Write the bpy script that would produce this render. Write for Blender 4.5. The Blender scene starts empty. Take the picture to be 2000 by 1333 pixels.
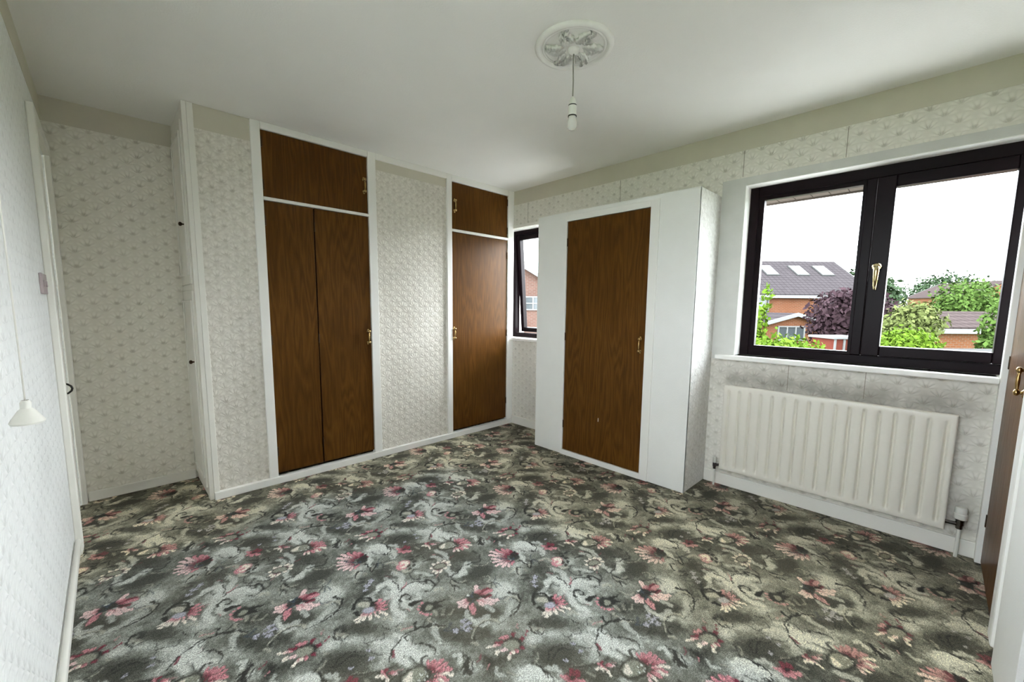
import bpy, bmesh, math, random
import numpy as np
from math import pi, sin, cos, radians, atan2
from mathutils import Vector, Matrix

SC = bpy.context.scene
COL = SC.collection
# ------------------------------------------------------------------ camera
cam_d = bpy.data.cameras.new('camera')
cam = bpy.data.objects.new('camera', cam_d); COL.objects.link(cam)
YAW, PIT, ROL = radians(43.775), radians(-6.459), radians(0.488)
fw = Vector((sin(YAW)*cos(PIT), cos(YAW)*cos(PIT), sin(PIT)))
rt0 = Vector((cos(YAW), -sin(YAW), 0)); up0 = rt0.cross(fw)
rt = cos(ROL)*rt0 + sin(ROL)*up0; up = -sin(ROL)*rt0 + cos(ROL)*up0
m = Matrix((rt, up, -fw)).transposed().to_4x4(); m.translation = (-3.011, -3.028, 1.215)
cam.matrix_world = m
cam_d.sensor_width = 36; cam_d.lens = 807.256/2000*36
cam_d.shift_x = (1000-984.975)/2000; cam_d.shift_y = (690.667-666.5)/2000
cam_d.clip_start = 0.02; cam_d.clip_end = 500
SC.camera = cam
# ------------------------------------------------------------------ sky and exposure
w = bpy.data.worlds.new('overcast_sky'); SC.world = w; w.use_nodes = True
bg = w.node_tree.nodes['Background']
SKY = 11.0
# hazy sun behind thin cloud: a broad soft glow coming in low through the windows
sun_d = bpy.data.lights.new('hazy_sun', 'SUN'); sun_d.energy = 6.0; sun_d.angle = radians(40); sun_d.color = (.95, .975, 1.0)
sun = bpy.data.objects.new('hazy_sun', sun_d); COL.objects.link(sun)
SAZ, SEL = radians(23), radians(17)
sun.rotation_euler = Vector((-cos(SAZ)*cos(SEL), sin(SAZ)*cos(SEL), -sin(SEL))).to_track_quat('-Z', 'Y').to_euler()
sun.location = (8, -8, 5)
bg.inputs['Color'].default_value = (0.885, 0.945, 1.0, 1); bg.inputs['Strength'].default_value = SKY
vs = SC.view_settings
vs.view_transform = 'Standard'; vs.look = 'None'; vs.exposure = 0.78; vs.gamma = 1.0; vs.use_curve_mapping = False
cy = SC.cycles
cy.use_denoising = True; cy.denoiser = 'OPENIMAGEDENOISE'
cy.max_bounces = 14; cy.diffuse_bounces = 8; cy.glossy_bounces = 4; cy.transparent_max_bounces = 12
cy.transmission_bounces = 6; cy.sample_clamp_indirect = 0.0; cy.caustics_reflective = False; cy.caustics_refractive = False

R = random.Random(7)
H = 2.35
# ------------------------------------------------------------------ material helpers
def s2l(c):
    return tuple((x/255/12.92 if x/255 <= .04045 else ((x/255+.055)/1.055)**2.4) for x in c)
class NT:
    def __init__(s, name, rough=.6, spec=.3):
        s.m = bpy.data.materials.new(name); s.m.use_nodes = True
        s.t = s.m.node_tree; s.n = s.t.nodes; s.b = s.n['Principled BSDF']
        s.b.inputs['Roughness'].default_value = rough; s.b.inputs['Specular IOR Level'].default_value = spec
        s.out = s.n['Material Output']
    def L(s, a, b): s.t.links.new(a, b)
    def put(s, sock, v):
        if v is None: return
        if isinstance(v, bpy.types.NodeSocket): s.L(v, sock)
        else:
            if isinstance(v, (tuple, list)) and len(v) == 3 and sock.type == 'RGBA': v = tuple(v)+(1,)
            sock.default_value = v
    def ma(s, op, a, b=None, c=None, clamp=False):
        n = s.n.new('ShaderNodeMath'); n.operation = op; n.use_clamp = clamp
        s.put(n.inputs[0], a); s.put(n.inputs[1], b)
        if c is not None: s.put(n.inputs[2], c)
        return n.outputs[0]
    def vm(s, op, a, b=None, sc=None):
        n = s.n.new('ShaderNodeVectorMath'); n.operation = op
        s.put(n.inputs[0], a)
        if b is not None: s.put(n.inputs[1], b)
        if sc is not None: s.put(n.inputs['Scale'], sc)
        return n.outputs['Value'] if op in ('DOT_PRODUCT', 'LENGTH', 'DISTANCE') else n.outputs['Vector']
    def sep(s, v):
        n = s.n.new('ShaderNodeSeparateXYZ'); s.put(n.inputs[0], v); return n.outputs
    def comb(s, x, y, z=0.):
        n = s.n.new('ShaderNodeCombineXYZ')
        for i, q in enumerate((x, y, z)): s.put(n.inputs[i], q)
        return n.outputs[0]
    def co(s, kind='Object'):
        return s.n.new('ShaderNodeTexCoord').outputs[kind]
    def noise(s, v, scale, detail=3, rough=.5, out='Fac', dist=0):
        n = s.n.new('ShaderNodeTexNoise'); s.put(n.inputs['Vector'], v)
        n.inputs['Scale'].default_value = scale; n.inputs['Detail'].default_value = detail
        n.inputs['Roughness'].default_value = rough; n.inputs['Distortion'].default_value = dist
        return n.outputs['Fac'] if out == 'Fac' else n.outputs['Color']
    def ss(s, v, a, b, o0=0., o1=1.):
        n = s.n.new('ShaderNodeMapRange'); n.interpolation_type = 'SMOOTHSTEP'
        s.put(n.inputs[0], v); s.put(n.inputs[1], a); s.put(n.inputs[2], b); s.put(n.inputs[3], o0); s.put(n.inputs[4], o1)
        return n.outputs[0]
    def lin(s, v, a, b, o0=0., o1=1.):
        n = s.n.new('ShaderNodeMapRange')
        s.put(n.inputs[0], v); s.put(n.inputs[1], a); s.put(n.inputs[2], b); s.put(n.inputs[3], o0); s.put(n.inputs[4], o1)
        return n.outputs[0]
    def mix(s, f, a, b, blend='MIX'):
        n = s.n.new('ShaderNodeMix'); n.data_type = 'RGBA'; n.blend_type = blend
        s.put(n.inputs['Factor'], f); s.put(n.inputs[6], a); s.put(n.inputs[7], b)
        return n.outputs[2]
    def ramp(s, f, stops):
        n = s.n.new('ShaderNodeValToRGB'); s.put(n.inputs[0], f)
        e = n.color_ramp.elements
        while len(e) < len(stops): e.new(.5)
        for i, (p, c) in enumerate(stops): e[i].position = p; e[i].color = tuple(c)+(1,)
        return n.outputs[0]
    def bump(s, h, strength=.3, dist=.002):
        n = s.n.new('ShaderNodeBump'); n.inputs['Strength'].default_value = strength; n.inputs['Distance'].default_value = dist
        s.put(n.inputs['Height'], h); s.L(n.outputs[0], s.b.inputs['Normal'])
    def col(s, c): s.put(s.b.inputs['Base Color'], c)
def rgb(*c): return s2l(c)

def plain(name, c, rough=.5, spec=.3, metal=0., var=.06, scale=14, bump=0., bscale=200):
    t = NT(name, rough, spec); v = t.co()
    n = t.noise(v, scale, 4)
    t.col(t.mix(n, tuple(x*(1-var) for x in c), tuple(min(1, x*(1+var)) for x in c)))
    t.b.inputs['Metallic'].default_value = metal
    if bump: t.bump(t.noise(v, bscale, 3), bump, .002)
    return t.m

def wallpaper(name, base, mark, ax, cw=.104, ch=.043, mk=1., rib_shade=.25, leafy=.0, bmp=.5, rib=1., stains=()):
    """embossed paper: overlapping rows of little ribbed fans set in half drop, a darker tuft at each fan's foot"""
    t = NT(name, .65, .10); o = t.sep(t.co()); u0 = o[ax]; v0 = o[2]
    raw = t.comb(u0, v0)
    wob = t.noise(raw, 22, 2, out='Color')
    vec = t.vm('ADD', raw, t.vm('SCALE', t.vm('SUBTRACT', wob, (.5, .5, .5)), sc=.010))
    q = t.sep(vec); u, v = q[0], q[1]
    vv = t.ma('DIVIDE', v, ch); row = t.ma('FLOOR', vv); fv = t.ma('FRACT', vv)
    uu = t.ma('ADD', t.ma('DIVIDE', u, cw), t.ma('MULTIPLY', row, .5))
    fu = t.ma('SUBTRACT', t.ma('FRACT', uu), .5)
    X = t.ma('MULTIPLY', fu, cw); Y = t.ma('MULTIPLY', fv, ch)
    r = t.ma('SQRT', t.ma('ADD', t.ma('MULTIPLY', X, X), t.ma('MULTIPLY', Y, Y)))
    th = t.ma('ARCTAN2', X, t.ma('ADD', Y, .003))
    ribs = t.ma('ABSOLUTE', t.ma('COSINE', t.ma('MULTIPLY', th, 5.5)))
    if rib < 1: ribs = t.ma('ADD', t.ma('MULTIPLY', ribs, rib), t.ma('MULTIPLY', t.noise(vec, 75, 3, .6), 1-rib))
    dome = t.ss(r, .056, .030)
    fan = t.ma('MULTIPLY', ribs, dome)
    cell = t.n.new('ShaderNodeTexWhiteNoise'); cell.noise_dimensions = '2D'
    t.L(t.comb(t.ma('FLOOR', uu), row), cell.inputs['Vector'])
    tuft = t.ma('MULTIPLY', t.ss(t.ma('SQRT', t.ma('ADD', t.ma('MULTIPLY', t.ma('MULTIPLY', X, X), .7), t.ma('POWER', t.ma('SUBTRACT', Y, .010), 2.))), .017, .003), t.lin(ribs, 0, 1, .55, 1))
    tuft = t.ma('MULTIPLY', tuft, t.lin(cell.outputs['Value'], 0, 1, .45, 1.))
    grain = t.noise(raw, 170, 3); mot = t.noise(vec, 42, 3, .6)
    blot = t.noise(raw, 2.6, 3)
    f = t.ma('MULTIPLY', tuft, mk)
    f = t.ma('ADD', f, t.ma('MULTIPLY', t.lin(fan, 0, 1, 1, 0), rib_shade))  # darker between the ribs: shade of the embossing painted into the colour
    if leafy: f = t.ma('ADD', f, t.ma('MULTIPLY', t.ss(mot, .42, .62), leafy))
    f = t.ma('MULTIPLY', f, t.ss(blot, .25, .6, .75, 1.), clamp=True)
    c = t.mix(f, base, mark)
    c = t.mix(t.ma('MULTIPLY', t.ss(blot, .48, .78), .20), c, tuple(x*.86 for x in mark))
    for (ya_, yb_, za_, zb_, k_) in stains:      # soot marks: soft rectangles of dirt above heaters and round valves
        g1 = t.ma('MULTIPLY', t.ss(u0, ya_-.07, ya_+.05), t.ss(u0, yb_+.07, yb_-.05)); g2 = t.ma('MULTIPLY', t.ss(v0, za_-.05, za_+.04), t.ss(v0, zb_+.11, zb_))
        g3 = t.ma('MULTIPLY', t.ma('MULTIPLY', g1, g2), t.ss(t.noise(raw, 9, 3), .25, .6, .5*k_, k_))
        c = t.mix(g3, c, rgb(112, 108, 98))
    t.col(c)
    hgt = t.ma('ADD', t.ma('MULTIPLY', fan, 1.3), t.ma('ADD', t.ma('MULTIPLY', grain, .6), t.ma('MULTIPLY', mot, .8+leafy)))
    t.bump(hgt, bmp, .0035)
    return t.m

def wood(name, dark, mid, light, rough=.32, zaxis=2, gscale=1.):
    t = NT(name, rough, .10); v = t.co()
    oi = t.n.new('ShaderNodeObjectInfo')
    v = t.vm('ADD', v, t.vm('SCALE', (3.1, 5.7, 2.3), sc=t.ma('MULTIPLY', oi.outputs['Random'], 7)))
    sv = t.vm('MULTIPLY', v, (9*gscale, 9*gscale, .9*gscale) if zaxis == 2 else (.9*gscale, 9*gscale, 9*gscale))
    big = t.noise(sv, .9, 2, .5)
    rings = t.ma('FRACT', t.ma('MULTIPLY', big, 13))
    rings = t.ma('ABSOLUTE', t.ma('SUBTRACT', rings, .5))
    fine = t.noise(t.vm('MULTIPLY', v, (420, 420, 9) if zaxis == 2 else (9, 420, 420)), 1, 3, .6)
    blot = t.noise(v, 1.6, 2)
    g = t.ma('ADD', t.ma('MULTIPLY', rings, .45), t.ma('MULTIPLY', fine, .75))
    c = t.ramp(g, [(.2, dark), (.5, mid), (.85, light)])
    c = t.mix(t.ss(blot, .35, .7, 0, .35), c, dark)
    t.col(c)
    t.put(t.b.inputs['Roughness'], t.lin(fine, .3, .7, rough*1.35, rough*.85))
    t.bump(t.ma('ADD', fine, t.ma('MULTIPLY', rings, .5)), .16, .0008)
    return t.m

M = {}
M['paper_back'] = wallpaper('fan_wallpaper_x', rgb(238, 235, 226), rgb(182, 176, 162), 0, mk=.75, rib_shade=.20)
M['paper_side'] = wallpaper('fan_wallpaper_y', rgb(236, 233, 225), rgb(180, 175, 163), 1, mk=.75, rib_shade=.22, stains=[(-3.16, -2.08, .69, .74, .55), (-3.25, -3.14, .1, .25, .4), (-3.25, -1.97, .70, .84, .22)])
M['paper_left'] = wallpaper('fan_wallpaper_left', rgb(237, 238, 237), rgb(198, 198, 196), 1, mk=.55, rib_shade=.18)
M['paper_dense'] = wallpaper('relief_shaded_wallpaper_x', rgb(237, 233, 225), rgb(176, 169, 156), 0, mk=.55, rib_shade=.30, leafy=.22, bmp=.7, rib=.55)  # same fan paper with stronger relief shade put into its colour
M['border'] = plain('stained_beige_border', rgb(206, 201, 186), .75, .2, var=.08, scale=5, bump=.2, bscale=90)
M['white'] = plain('white_gloss_paint', rgb(238, 237, 233), .35, .4, var=.03, scale=6)
M['white_old'] = plain('aged_white_paint', rgb(234, 232, 225), .45, .35, var=.05, scale=9)
M['anaglypta'] = plain('white_textured_lining', rgb(236, 236, 233), .6, .3, var=.03, scale=8, bump=.5, bscale=160)
M['plaster'] = plain('grey_bare_plaster', rgb(206, 206, 202), .75, .2, var=.10, scale=10, bump=.3, bscale=60)
M['ceil'] = plain('stippled_ceiling_paint', rgb(236, 235, 231), .7, .3, var=.03, scale=3, bump=.45, bscale=120)
M['seam'] = plain('grimy_paper_seam', rgb(132, 126, 112), .8, .1)
M['ceil_rose'] = plain('ceiling_rose_paint', rgb(232, 231, 226), .75, .1, var=.05, scale=40)
M['wood'] = wood('dark_oak_veneer', rgb(64, 39, 14), rgb(92, 59, 23), rgb(116, 78, 35))
M['brass'] = plain('aged_brass', rgb(172, 142, 92), .25, .5, metal=1., var=.12, scale=60)
M['bronze'] = plain('dark_bronze', rgb(70, 52, 36), .35, .5, metal=.8, var=.1, scale=60)
M['black'] = plain('black_metal', rgb(26, 22, 20), .4, .4, var=.05)
M['frame'] = plain('rosewood_pvc', rgb(22, 12, 16), .35, .09, var=.15, scale=20)
M['rad'] = plain('radiator_enamel', rgb(226, 222, 212), .38, .4, var=.025, scale=5)
M['chrome'] = plain('tarnished_chrome', rgb(120, 118, 116), .25, .5, metal=1., var=.1, scale=40)
M['plastic'] = plain('white_plastic', rgb(222, 221, 214), .4, .3, var=.02)
M['pink_plate'] = plain('faded_pinkish_plastic', rgb(176, 162, 164), .4, .4, var=.04)
M['gap'] = plain('painted_gap_shade', rgb(34, 24, 18), .8, .1)
def glass(name, tint):
    """thin clear pane: straight transmission with a faint green grey tint"""
    t = NT(name); t.n.remove(t.b)
    tr = t.n.new('ShaderNodeBsdfTransparent')
    t.put(tr.inputs[0], t.mix(t.noise(t.co(), 2, 2), tuple(x*.99 for x in tint), tint))
    t.L(tr.outputs[0], t.out.inputs[0])
    return t.m
M['glass'] = glass('window_glass', (.965, .975, .972))
t_ = NT('pearl_bulb_glass', .12, .5); t_.col(rgb(236, 235, 230)); t_.b.inputs['Alpha'].default_value = .55; M['bulb_glass'] = t_.m
# ------------------------------------------------------------------ carpet: one woven repeat, drawn in millimetres from motif to motif
# e = soft ellipse (centre, two half axes, light amount or yarn), l = scroll line (yarn, cover, half widths, points), p = petal (inner yarn, tip yarn, half width, root and tip)
MOTIFS = [
["e",102,-11,39,-37,-34,-37,0.8],["e",42,-128,36,-34,-35,-36,0.7],["e",50,-226,19,-18,-25,-24,0.5],["e",-2,-297,36,-34,-23,-21,0.8],["e",86,-336,46,-43,-17,-14,0.6],
["e",141,-424,33,-31,-47,-34,0.7],["e",242,-342,46,-43,-30,-22,0.7],["e",206,-520,48,-45,-40,-24,0.9],["e",303,-583,30,-28,-24,-13,0.6],["e",655,-507,40,-37,-43,-20,0.9],
["e",390,122,37,-35,-39,-37,0.7],["e",490,-98,16,-15,-36,-27,0.5],["e",380,-231,44,-41,-37,-27,0.9],["e",437,-304,54,-51,-44,-29,0.45],["e",-52,-162,38,-35,-17,-18,0.7],
["e",630,-301,23,-22,-46,-27,0.6],["e",268,49,23,-22,-36,-36,0.7],["e",-111,-381,41,-39,-24,-22,0.9],["e",-231,-226,22,-21,-17,-21,0.6],["e",287,-719,20,-19,-27,-11,0.6],
["e",303,-179,22,-20,-35,-28,0.6],["e",103,-489,17,-16,-40,-27,0.5],["e",449,-483,41,-38,-30,-16,-0.7],["e",109,-290,51,-48,-22,-18,-0.8],["e",26,-411,40,-38,-34,-27,-0.8],
["e",213,-134,28,-27,-32,-28,-0.8],["e",-10,-97,39,-37,-17,-18,-0.8],["e",115,157,54,-50,-32,-38,-0.8],["e",665,-187,53,-50,-33,-21,-0.7],["e",627,-343,38,-36,-41,-23,-0.7],
["e",-163,-265,45,-43,-15,-17,-0.7],["e",342,-531,41,-39,-29,-15,-0.8],["e",373,-606,37,-35,-29,-14,-0.7],["e",547,2,51,-47,-43,-34,-0.7],["e",579,-107,53,-50,-31,-22,-0.6],
["e",508,152,44,-41,-40,-36,-0.7],["e",371,-437,23,-22,-28,-17,-0.5],["e",-101,-146,19,-17,-21,-25,-0.8],["e",326,-40,35,-32,-31,-28,-0.6],["e",498,-565,33,-31,-36,-17,-0.5],
["e",240,-637,17,-16,-26,-13,-0.4],["e",127,-129,21,-19,-29,-28,-0.5],["l","plume",0.8,18.8,18.8,[279,-115,312,-120,325,-148,318,-192,286,-241,258,-297,271,-343]],
["l","plume",0.7,9.1,9.1,[268,-115,263,-142]],["l","plume",0.7,14.5,14.5,[329,-223,365,-206,402,-215,418,-246,434,-270]],["l","plume",0.7,17.0,17.0,[304,-257,299,-290,312,-320]],
["l","plume",0.9,24.1,16.1,[209,-452,194,-481,196,-517,206,-548,238,-570]],["l","plume",0.85,15.6,15.6,[166,-490,153,-517,166,-549]],
["l","plume",0.6,20.7,13.8,[665,-262,618,-278,585,-304]],["l","plume",0.75,16.6,16.6,[379,159,419,149,438,104,420,80]],["l","plume",0.7,16.3,16.3,[343,139,334,84,310,45]],
["l","plume",0.9,15.2,15.2,[-124,-357,-101,-367,-85,-393,-94,-421]],["l","plume",0.7,8.8,8.8,[298,-633,313,-647,301,-669]],["l","plume",0.6,8.5,8.5,[333,-699,327,-713]],
["l","creamy",0.6,7.9,7.9,[68,-74,92,-77,112,-97,108,-120]],["l","creamy",0.45,11.3,11.3,[37,-261,57,-272,61,-291]],
["l","creamy",0.7,3.8,3.8,[-155,-139,-130,-112,-82,-99,-42,-120,-31,-150]],["l","creamy",0.0,0.0,0.0,[448,-584,503,-590,536,-612]],["l","creamy",0.6,5.0,5.0,[-176,-152,-163,-174]],
["l","ink",0,0.0,0.0,[242,220,174,184]],["l","creamy",0.6,2.6,2.6,[315,-475,352,-502]],["l","creamy",0.4,7.1,7.1,[787,-435,811,-446,789,-472]],
["l","creamy",0.5,3.1,3.1,[98,96,118,88,110,64,89,63]],["l","creamy",0.6,4.6,4.6,[209,35,238,42,257,24]],["l","ink",0.85,3.4,1.7,[339,-131,343,-159,328,-197]],
["l","ink",0.85,3.5,1.7,[327,-211,365,-196,406,-200,444,-228]],["l","ink",0.85,3.6,1.8,[293,-266,313,-246,338,-246,348,-265,337,-278,322,-270]],
["l","ink",0.85,3.8,1.9,[451,-217,467,-248,457,-282,428,-295,409,-287]],["l","ink",0.85,3.5,1.7,[451,-223,439,-244,425,-241]],
["l","ink",0.85,3.5,1.8,[107,-54,123,-79,120,-113,88,-137,60,-154,21,-155]],["l","ink",0.85,2.9,1.4,[50,-235,31,-255,29,-286,42,-302,69,-298]],
["l","ink",0.85,2.6,1.3,[-156,-153,-141,-138,-124,-135,-119,-145]],["l","ink",0.85,1.5,0.8,[-125,-116,-81,-104,-50,-121]],
["l","ink",0.85,3.5,1.7,[354,-496,313,-461,272,-442,230,-434,187,-446,151,-468,116,-502]],["l","ink",0.85,2.9,1.4,[228,-498,253,-511,266,-545,265,-568,254,-585]],
["l","ink",0.85,2.2,1.1,[233,-444,214,-449,210,-464,226,-461]],["l","ink",0.85,3.4,1.7,[626,-261,582,-279,529,-274]],["l","ink",0.85,3.2,1.6,[682,-265,638,-260]],
["l","ink",0.85,4.2,2.1,[541,-301,543,-341,572,-363]],["l","ink",0.85,2.5,1.2,[525,-334,499,-372]],["l","ink",0.85,2.9,1.5,[451,147,454,103,419,68,400,100]],
["l","ink",0.85,3.7,1.8,[303,69,308,29,302,-6,350,32]],["l","ink",0.85,2.8,1.4,[-70,-375,-67,-407,-76,-437]],["l","ink",0.85,2.0,1.0,[-23,-390,11,-371,44,-375,75,-397]],
["l","ink",0.85,4.4,2.2,[331,-672,282,-696]],["l","ink",0.85,1.9,0.9,[316,-670,333,-646]],["l","ink",0.85,3.3,1.6,[504,141,559,149,594,116]],
["l","ink",0.85,3.3,1.7,[286,-407,273,-436,321,-456]],["l","ink",0.85,1.5,0.8,[190,-325,181,-349,197,-379]],["l","ink",0.85,1.3,0.6,[205,-395,230,-371,243,-384]],
["l","ink",0.85,3.3,1.7,[510,-42,537,-48,531,-81]],["l","ink",0.85,3.6,1.8,[284,-414,269,-408]],["l","ink",0.85,5.2,2.6,[823,-156,812,-188,855,-156]],
["l","ink",0.85,3.7,1.9,[669,-530,665,-557]],["l","ink",0.85,2.8,1.4,[777,-472,807,-442,832,-453]],["l","ink",0.85,4.0,2.0,[249,307,291,338,258,326]],
["l","pink",0.6,2.4,2.4,[390,-177,342,-204]],["l","pink",0.5,1.8,1.8,[222,-403,262,-417]],["l","red",0.8,5.0,5.0,[154,-471,143,-488]],["l","red",0.8,3.3,3.3,[14,-254,-8,-263]],
["l","pink",0.5,2.2,2.2,[291,-318,306,-341]],["l","pink",0.6,2.4,2.4,[-189,-266,-202,-274]],["p","pink","pale",10.9,[555,-439,590,-410]],["p","red","pink",10.6,[552,-449,582,-438]],
["p","red","red",10.8,[564,-455,614,-452]],["p","red","pink",10.7,[565,-462,615,-469]],["p","ink","red",10.4,[556,-471,593,-492]],["p","pale","pale",10.2,[558,-487,595,-532]],
["p","pink","pale",10.0,[547,-488,567,-534]],["p","pink","pale",9.9,[534,-480,537,-514]],["p","red","pink",9.4,[510,-483,478,-522]],["p","pink","pink",9.6,[513,-474,484,-500]],
["p","pink","pale",9.6,[507,-464,469,-475]],["p","pink","pale",9.6,[501,-457,455,-458]],["p","pink","pale",9.8,[507,-450,470,-439]],["e",533,-457,21,-20,-26,-14,"ink"],
["l","blue",0.9,4.2,4.2,[533,-457,519,-425]],["l","ink",0.8,3.7,3.7,[534,-458,590,-487]],["l","blue",0.9,3.5,3.5,[525,-464,496,-483]],["l","blue",0.9,3.7,3.7,[537,-447,547,-426]],
["e",531,-433,5,-5,-6,-3,"plume"],["p","red","pale",7.9,[276,137,229,202]],["p","red","pale",7.7,[270,127,215,171]],["p","red","pale",7.5,[266,118,202,146]],
["p","red","pale",7.4,[265,108,200,117]],["p","red","pale",7.3,[270,101,215,95]],["p","red","pale",7.3,[276,94,232,76]],["p","red","pink",7.4,[284,92,256,70]],
["p","red","pale",8.1,[285,141,257,215]],["p","red","pink",8.2,[294,138,284,208]],["p","red","pink",8.2,[303,135,309,198]],["p","red","pink",8.2,[307,128,323,177]],
["p","ink","red",8.1,[309,121,327,156]],["p","ink","ink",8.1,[313,115,341,138]],["p","ink","red",8.0,[313,108,340,116]],["e",311,111,18,-17,-27,-27,"ink"],
["l","blue",0.9,4.2,4.2,[300,97,257,131,242,154]],["l","blue",0.8,4.1,4.1,[293,97,256,83]],["p","red","pink",7.6,[212,-214,248,-201]],["p","red","pink",7.5,[216,-223,257,-223]],
["p","red","pink",7.3,[212,-232,248,-246]],["p","red","pink",7.2,[207,-239,234,-265]],["p","pink","cream",7.0,[203,-251,223,-293]],["p","pink","cream",6.8,[190,-249,192,-288]],
["p","pink","cream",6.8,[178,-244,163,-275]],["p","pink","cream",6.7,[170,-238,143,-261]],["p","pink","cream",6.7,[162,-236,122,-256]],["p","pink","cream",6.7,[160,-228,117,-236]],
["e",181,-224,18,-16,-15,-12,"lilac"],["e",179,-182,22,-21,-13,-11,"creamy"],["l","ink",0.9,4.3,4.3,[138,-175,155,-151,182,-139,209,-157,216,-194,234,-201]],
["l","ink",0.9,6.4,6.4,[137,-201,140,-220]],["e",209,-206,12,-11,-10,-9,"ink"],["e",370,-374,29,-27,-30,-19,"ink"],["l","ink",0.9,8.7,4.1,[326,-310,369,-320]],
["l","ink",0.9,6.4,2.9,[398,-373,437,-387]],["l","ink",0.9,6.8,2.8,[387,-390,411,-408]],["e",363,-336,6,-5,-6,-4,"pink"],["e",341,-343,5,-5,-6,-4,"pink"],
["e",329,-357,5,-5,-6,-4,"pink"],["e",326,-373,5,-5,-6,-4,"pink"],["e",328,-389,5,-5,-6,-4,"pink"],["e",336,-402,5,-5,-6,-4,"pink"],["e",350,-411,5,-5,-6,-4,"pink"],
["e",367,-376,12,-12,-13,-8,"sage"],["l","creamy",0.6,7.9,7.9,[331,-425,331,-445]],["l","creamy",0.5,8.2,8.2,[371,-411,364,-430]],["p","red","red",7.7,[-89,-233,-107,-213]],
["p","red","pink",7.9,[-76,-231,-81,-208]],["p","red","pink",8.0,[-66,-235,-62,-217]],["p","red","red",8.1,[-52,-240,-34,-226]],["p","ink","red",7.9,[-47,-260,-25,-266]],
["p","pink","cream",7.6,[-109,-230,-145,-206]],["p","pink","cream",7.3,[-105,-251,-138,-248]],["p","pink","cream",7.2,[-96,-276,-120,-295]],
["p","red","pink",7.4,[-76,-276,-81,-297]],["p","red","red",7.6,[-62,-274,-55,-292]],["p","cream","pale",7.4,[-93,-254,-115,-254]],["p","pink","cream",7.4,[-82,-272,-94,-288]],
["e",-67,-254,29,-27,-20,-20,"ink"],["e",-75,-256,23,-21,-15,-16,"sage"],["p","red","pink",7.6,[197,-613,223,-595]],["p","red","pink",7.7,[206,-619,242,-607]],
["p","red","pink",7.7,[212,-625,256,-620]],["p","red","pink",7.6,[208,-633,246,-638]],["p","pink","pink",7.6,[215,-635,263,-643]],["p","red","pink",7.5,[215,-645,261,-667]],
["p","pink","cream",7.3,[210,-654,250,-686]],["p","red","pink",7.1,[200,-657,228,-691]],["p","pink","cream",7.0,[197,-662,220,-702]],["p","red","pink",7.0,[186,-656,197,-688]],
["p","pink","cream",6.8,[177,-656,176,-689]],["p","pink","pale",6.8,[168,-649,158,-674]],["e",157,-612,39,-37,-41,-23,"ink"],["e",157,-610,29,-27,-29,-16,"sage"],
["e",142,-598,11,-10,-20,-11,"cream"],["p","ink","plume",3.8,[172,-621,172,-613]],["p","ink","plume",3.9,[181,-624,193,-619]],["p","ink","plume",3.8,[180,-630,190,-635]],
["p","ink","plume",3.7,[173,-632,173,-641]],["p","ink","plume",3.7,[165,-629,154,-633]],["l","ink",0.8,3.2,3.2,[196,-584,212,-566,233,-572]],
["p","red","pink",6.4,[93,-534,88,-519]],["p","red","red",6.4,[96,-534,100,-521]],["p","pink","cream",6.2,[88,-536,65,-530]],["p","pink","cream",6.1,[91,-545,79,-569]],
["p","pink","pale",6.3,[100,-544,121,-564]],["p","red","pink",6.3,[99,-541,114,-551]],["p","pink","cream",6.1,[90,-540,76,-548]],["p","pink","cream",8.5,[546,-166,538,-146]],
["p","pink","cream",8.2,[536,-176,517,-167]],["p","pink","cream",8.1,[532,-188,507,-193]],["p","pink","cream",8.0,[533,-197,512,-213]],["p","pink","cream",8.1,[544,-200,535,-219]],
["p","pink","cream",8.3,[559,-199,567,-218]],["p","pink","cream",8.5,[571,-194,594,-207]],["p","pink","cream",8.6,[576,-184,604,-184]],["p","pink","cream",8.6,[569,-175,590,-165]],
["p","pink","cream",8.6,[557,-168,563,-148]],["e",552,-183,25,-23,-25,-17,"ink"],["e",552,-183,18,-17,-18,-12,"sage"],["e",432,-59,23,-21,-30,-25,"pink"],
["e",438,-57,16,-15,-21,-17,"cream"],["e",425,-57,7,-7,-8,-7,"pink"],["l","creamy",0.8,8.7,8.7,[415,-89,414,-110,439,-111]],["e",483,-49,8,-8,-10,-8,"ink"],
["e",485,-72,8,-7,-10,-8,"ink"],["e",469,-97,8,-7,-10,-8,"ink"],["e",440,-106,8,-7,-10,-7,"ink"],["e",446,-82,8,-7,-10,-8,"ink"],["l","creamy",0.6,7.8,7.8,[382,2,412,-8,414,-34]],
["l","creamy",0.5,4.7,4.7,[369,-45,378,-65,377,-99]],["p","red","pink",9.9,[497,51,479,72]],["p","red","pink",9.7,[495,46,470,45]],["p","red","red",10.1,[503,50,517,69]],
["p","red","red",10.0,[505,46,527,48]],["p","red","pink",9.7,[501,41,508,15]],["p","red","pink",9.6,[497,42,483,24]],["e",503,47,7,-6,-8,-6,"ink"],
["p","lilac","lilac",3.5,[423,-525,418,-518]],["p","lilac","lilac",3.5,[424,-527,434,-531]],["p","lilac","lilac",3.5,[422,-526,411,-526]],
["p","lilac","lilac",3.5,[423,-527,419,-534]],["p","lilac","lilac",3.5,[424,-525,432,-521]],["p","lilac","lilac",3.4,[424,-554,419,-547]],
["p","lilac","lilac",3.4,[425,-555,435,-560]],["p","lilac","lilac",3.4,[423,-555,412,-555]],["p","lilac","lilac",3.4,[424,-555,420,-562]],
["p","lilac","lilac",3.5,[425,-554,433,-550]],["p","lilac","lilac",3.3,[371,-547,367,-540]],["p","lilac","lilac",3.3,[373,-548,382,-553]],
["p","lilac","lilac",3.3,[371,-548,361,-548]],["p","lilac","lilac",3.3,[372,-549,368,-555]],["p","lilac","lilac",3.4,[373,-547,381,-543]],
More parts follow.
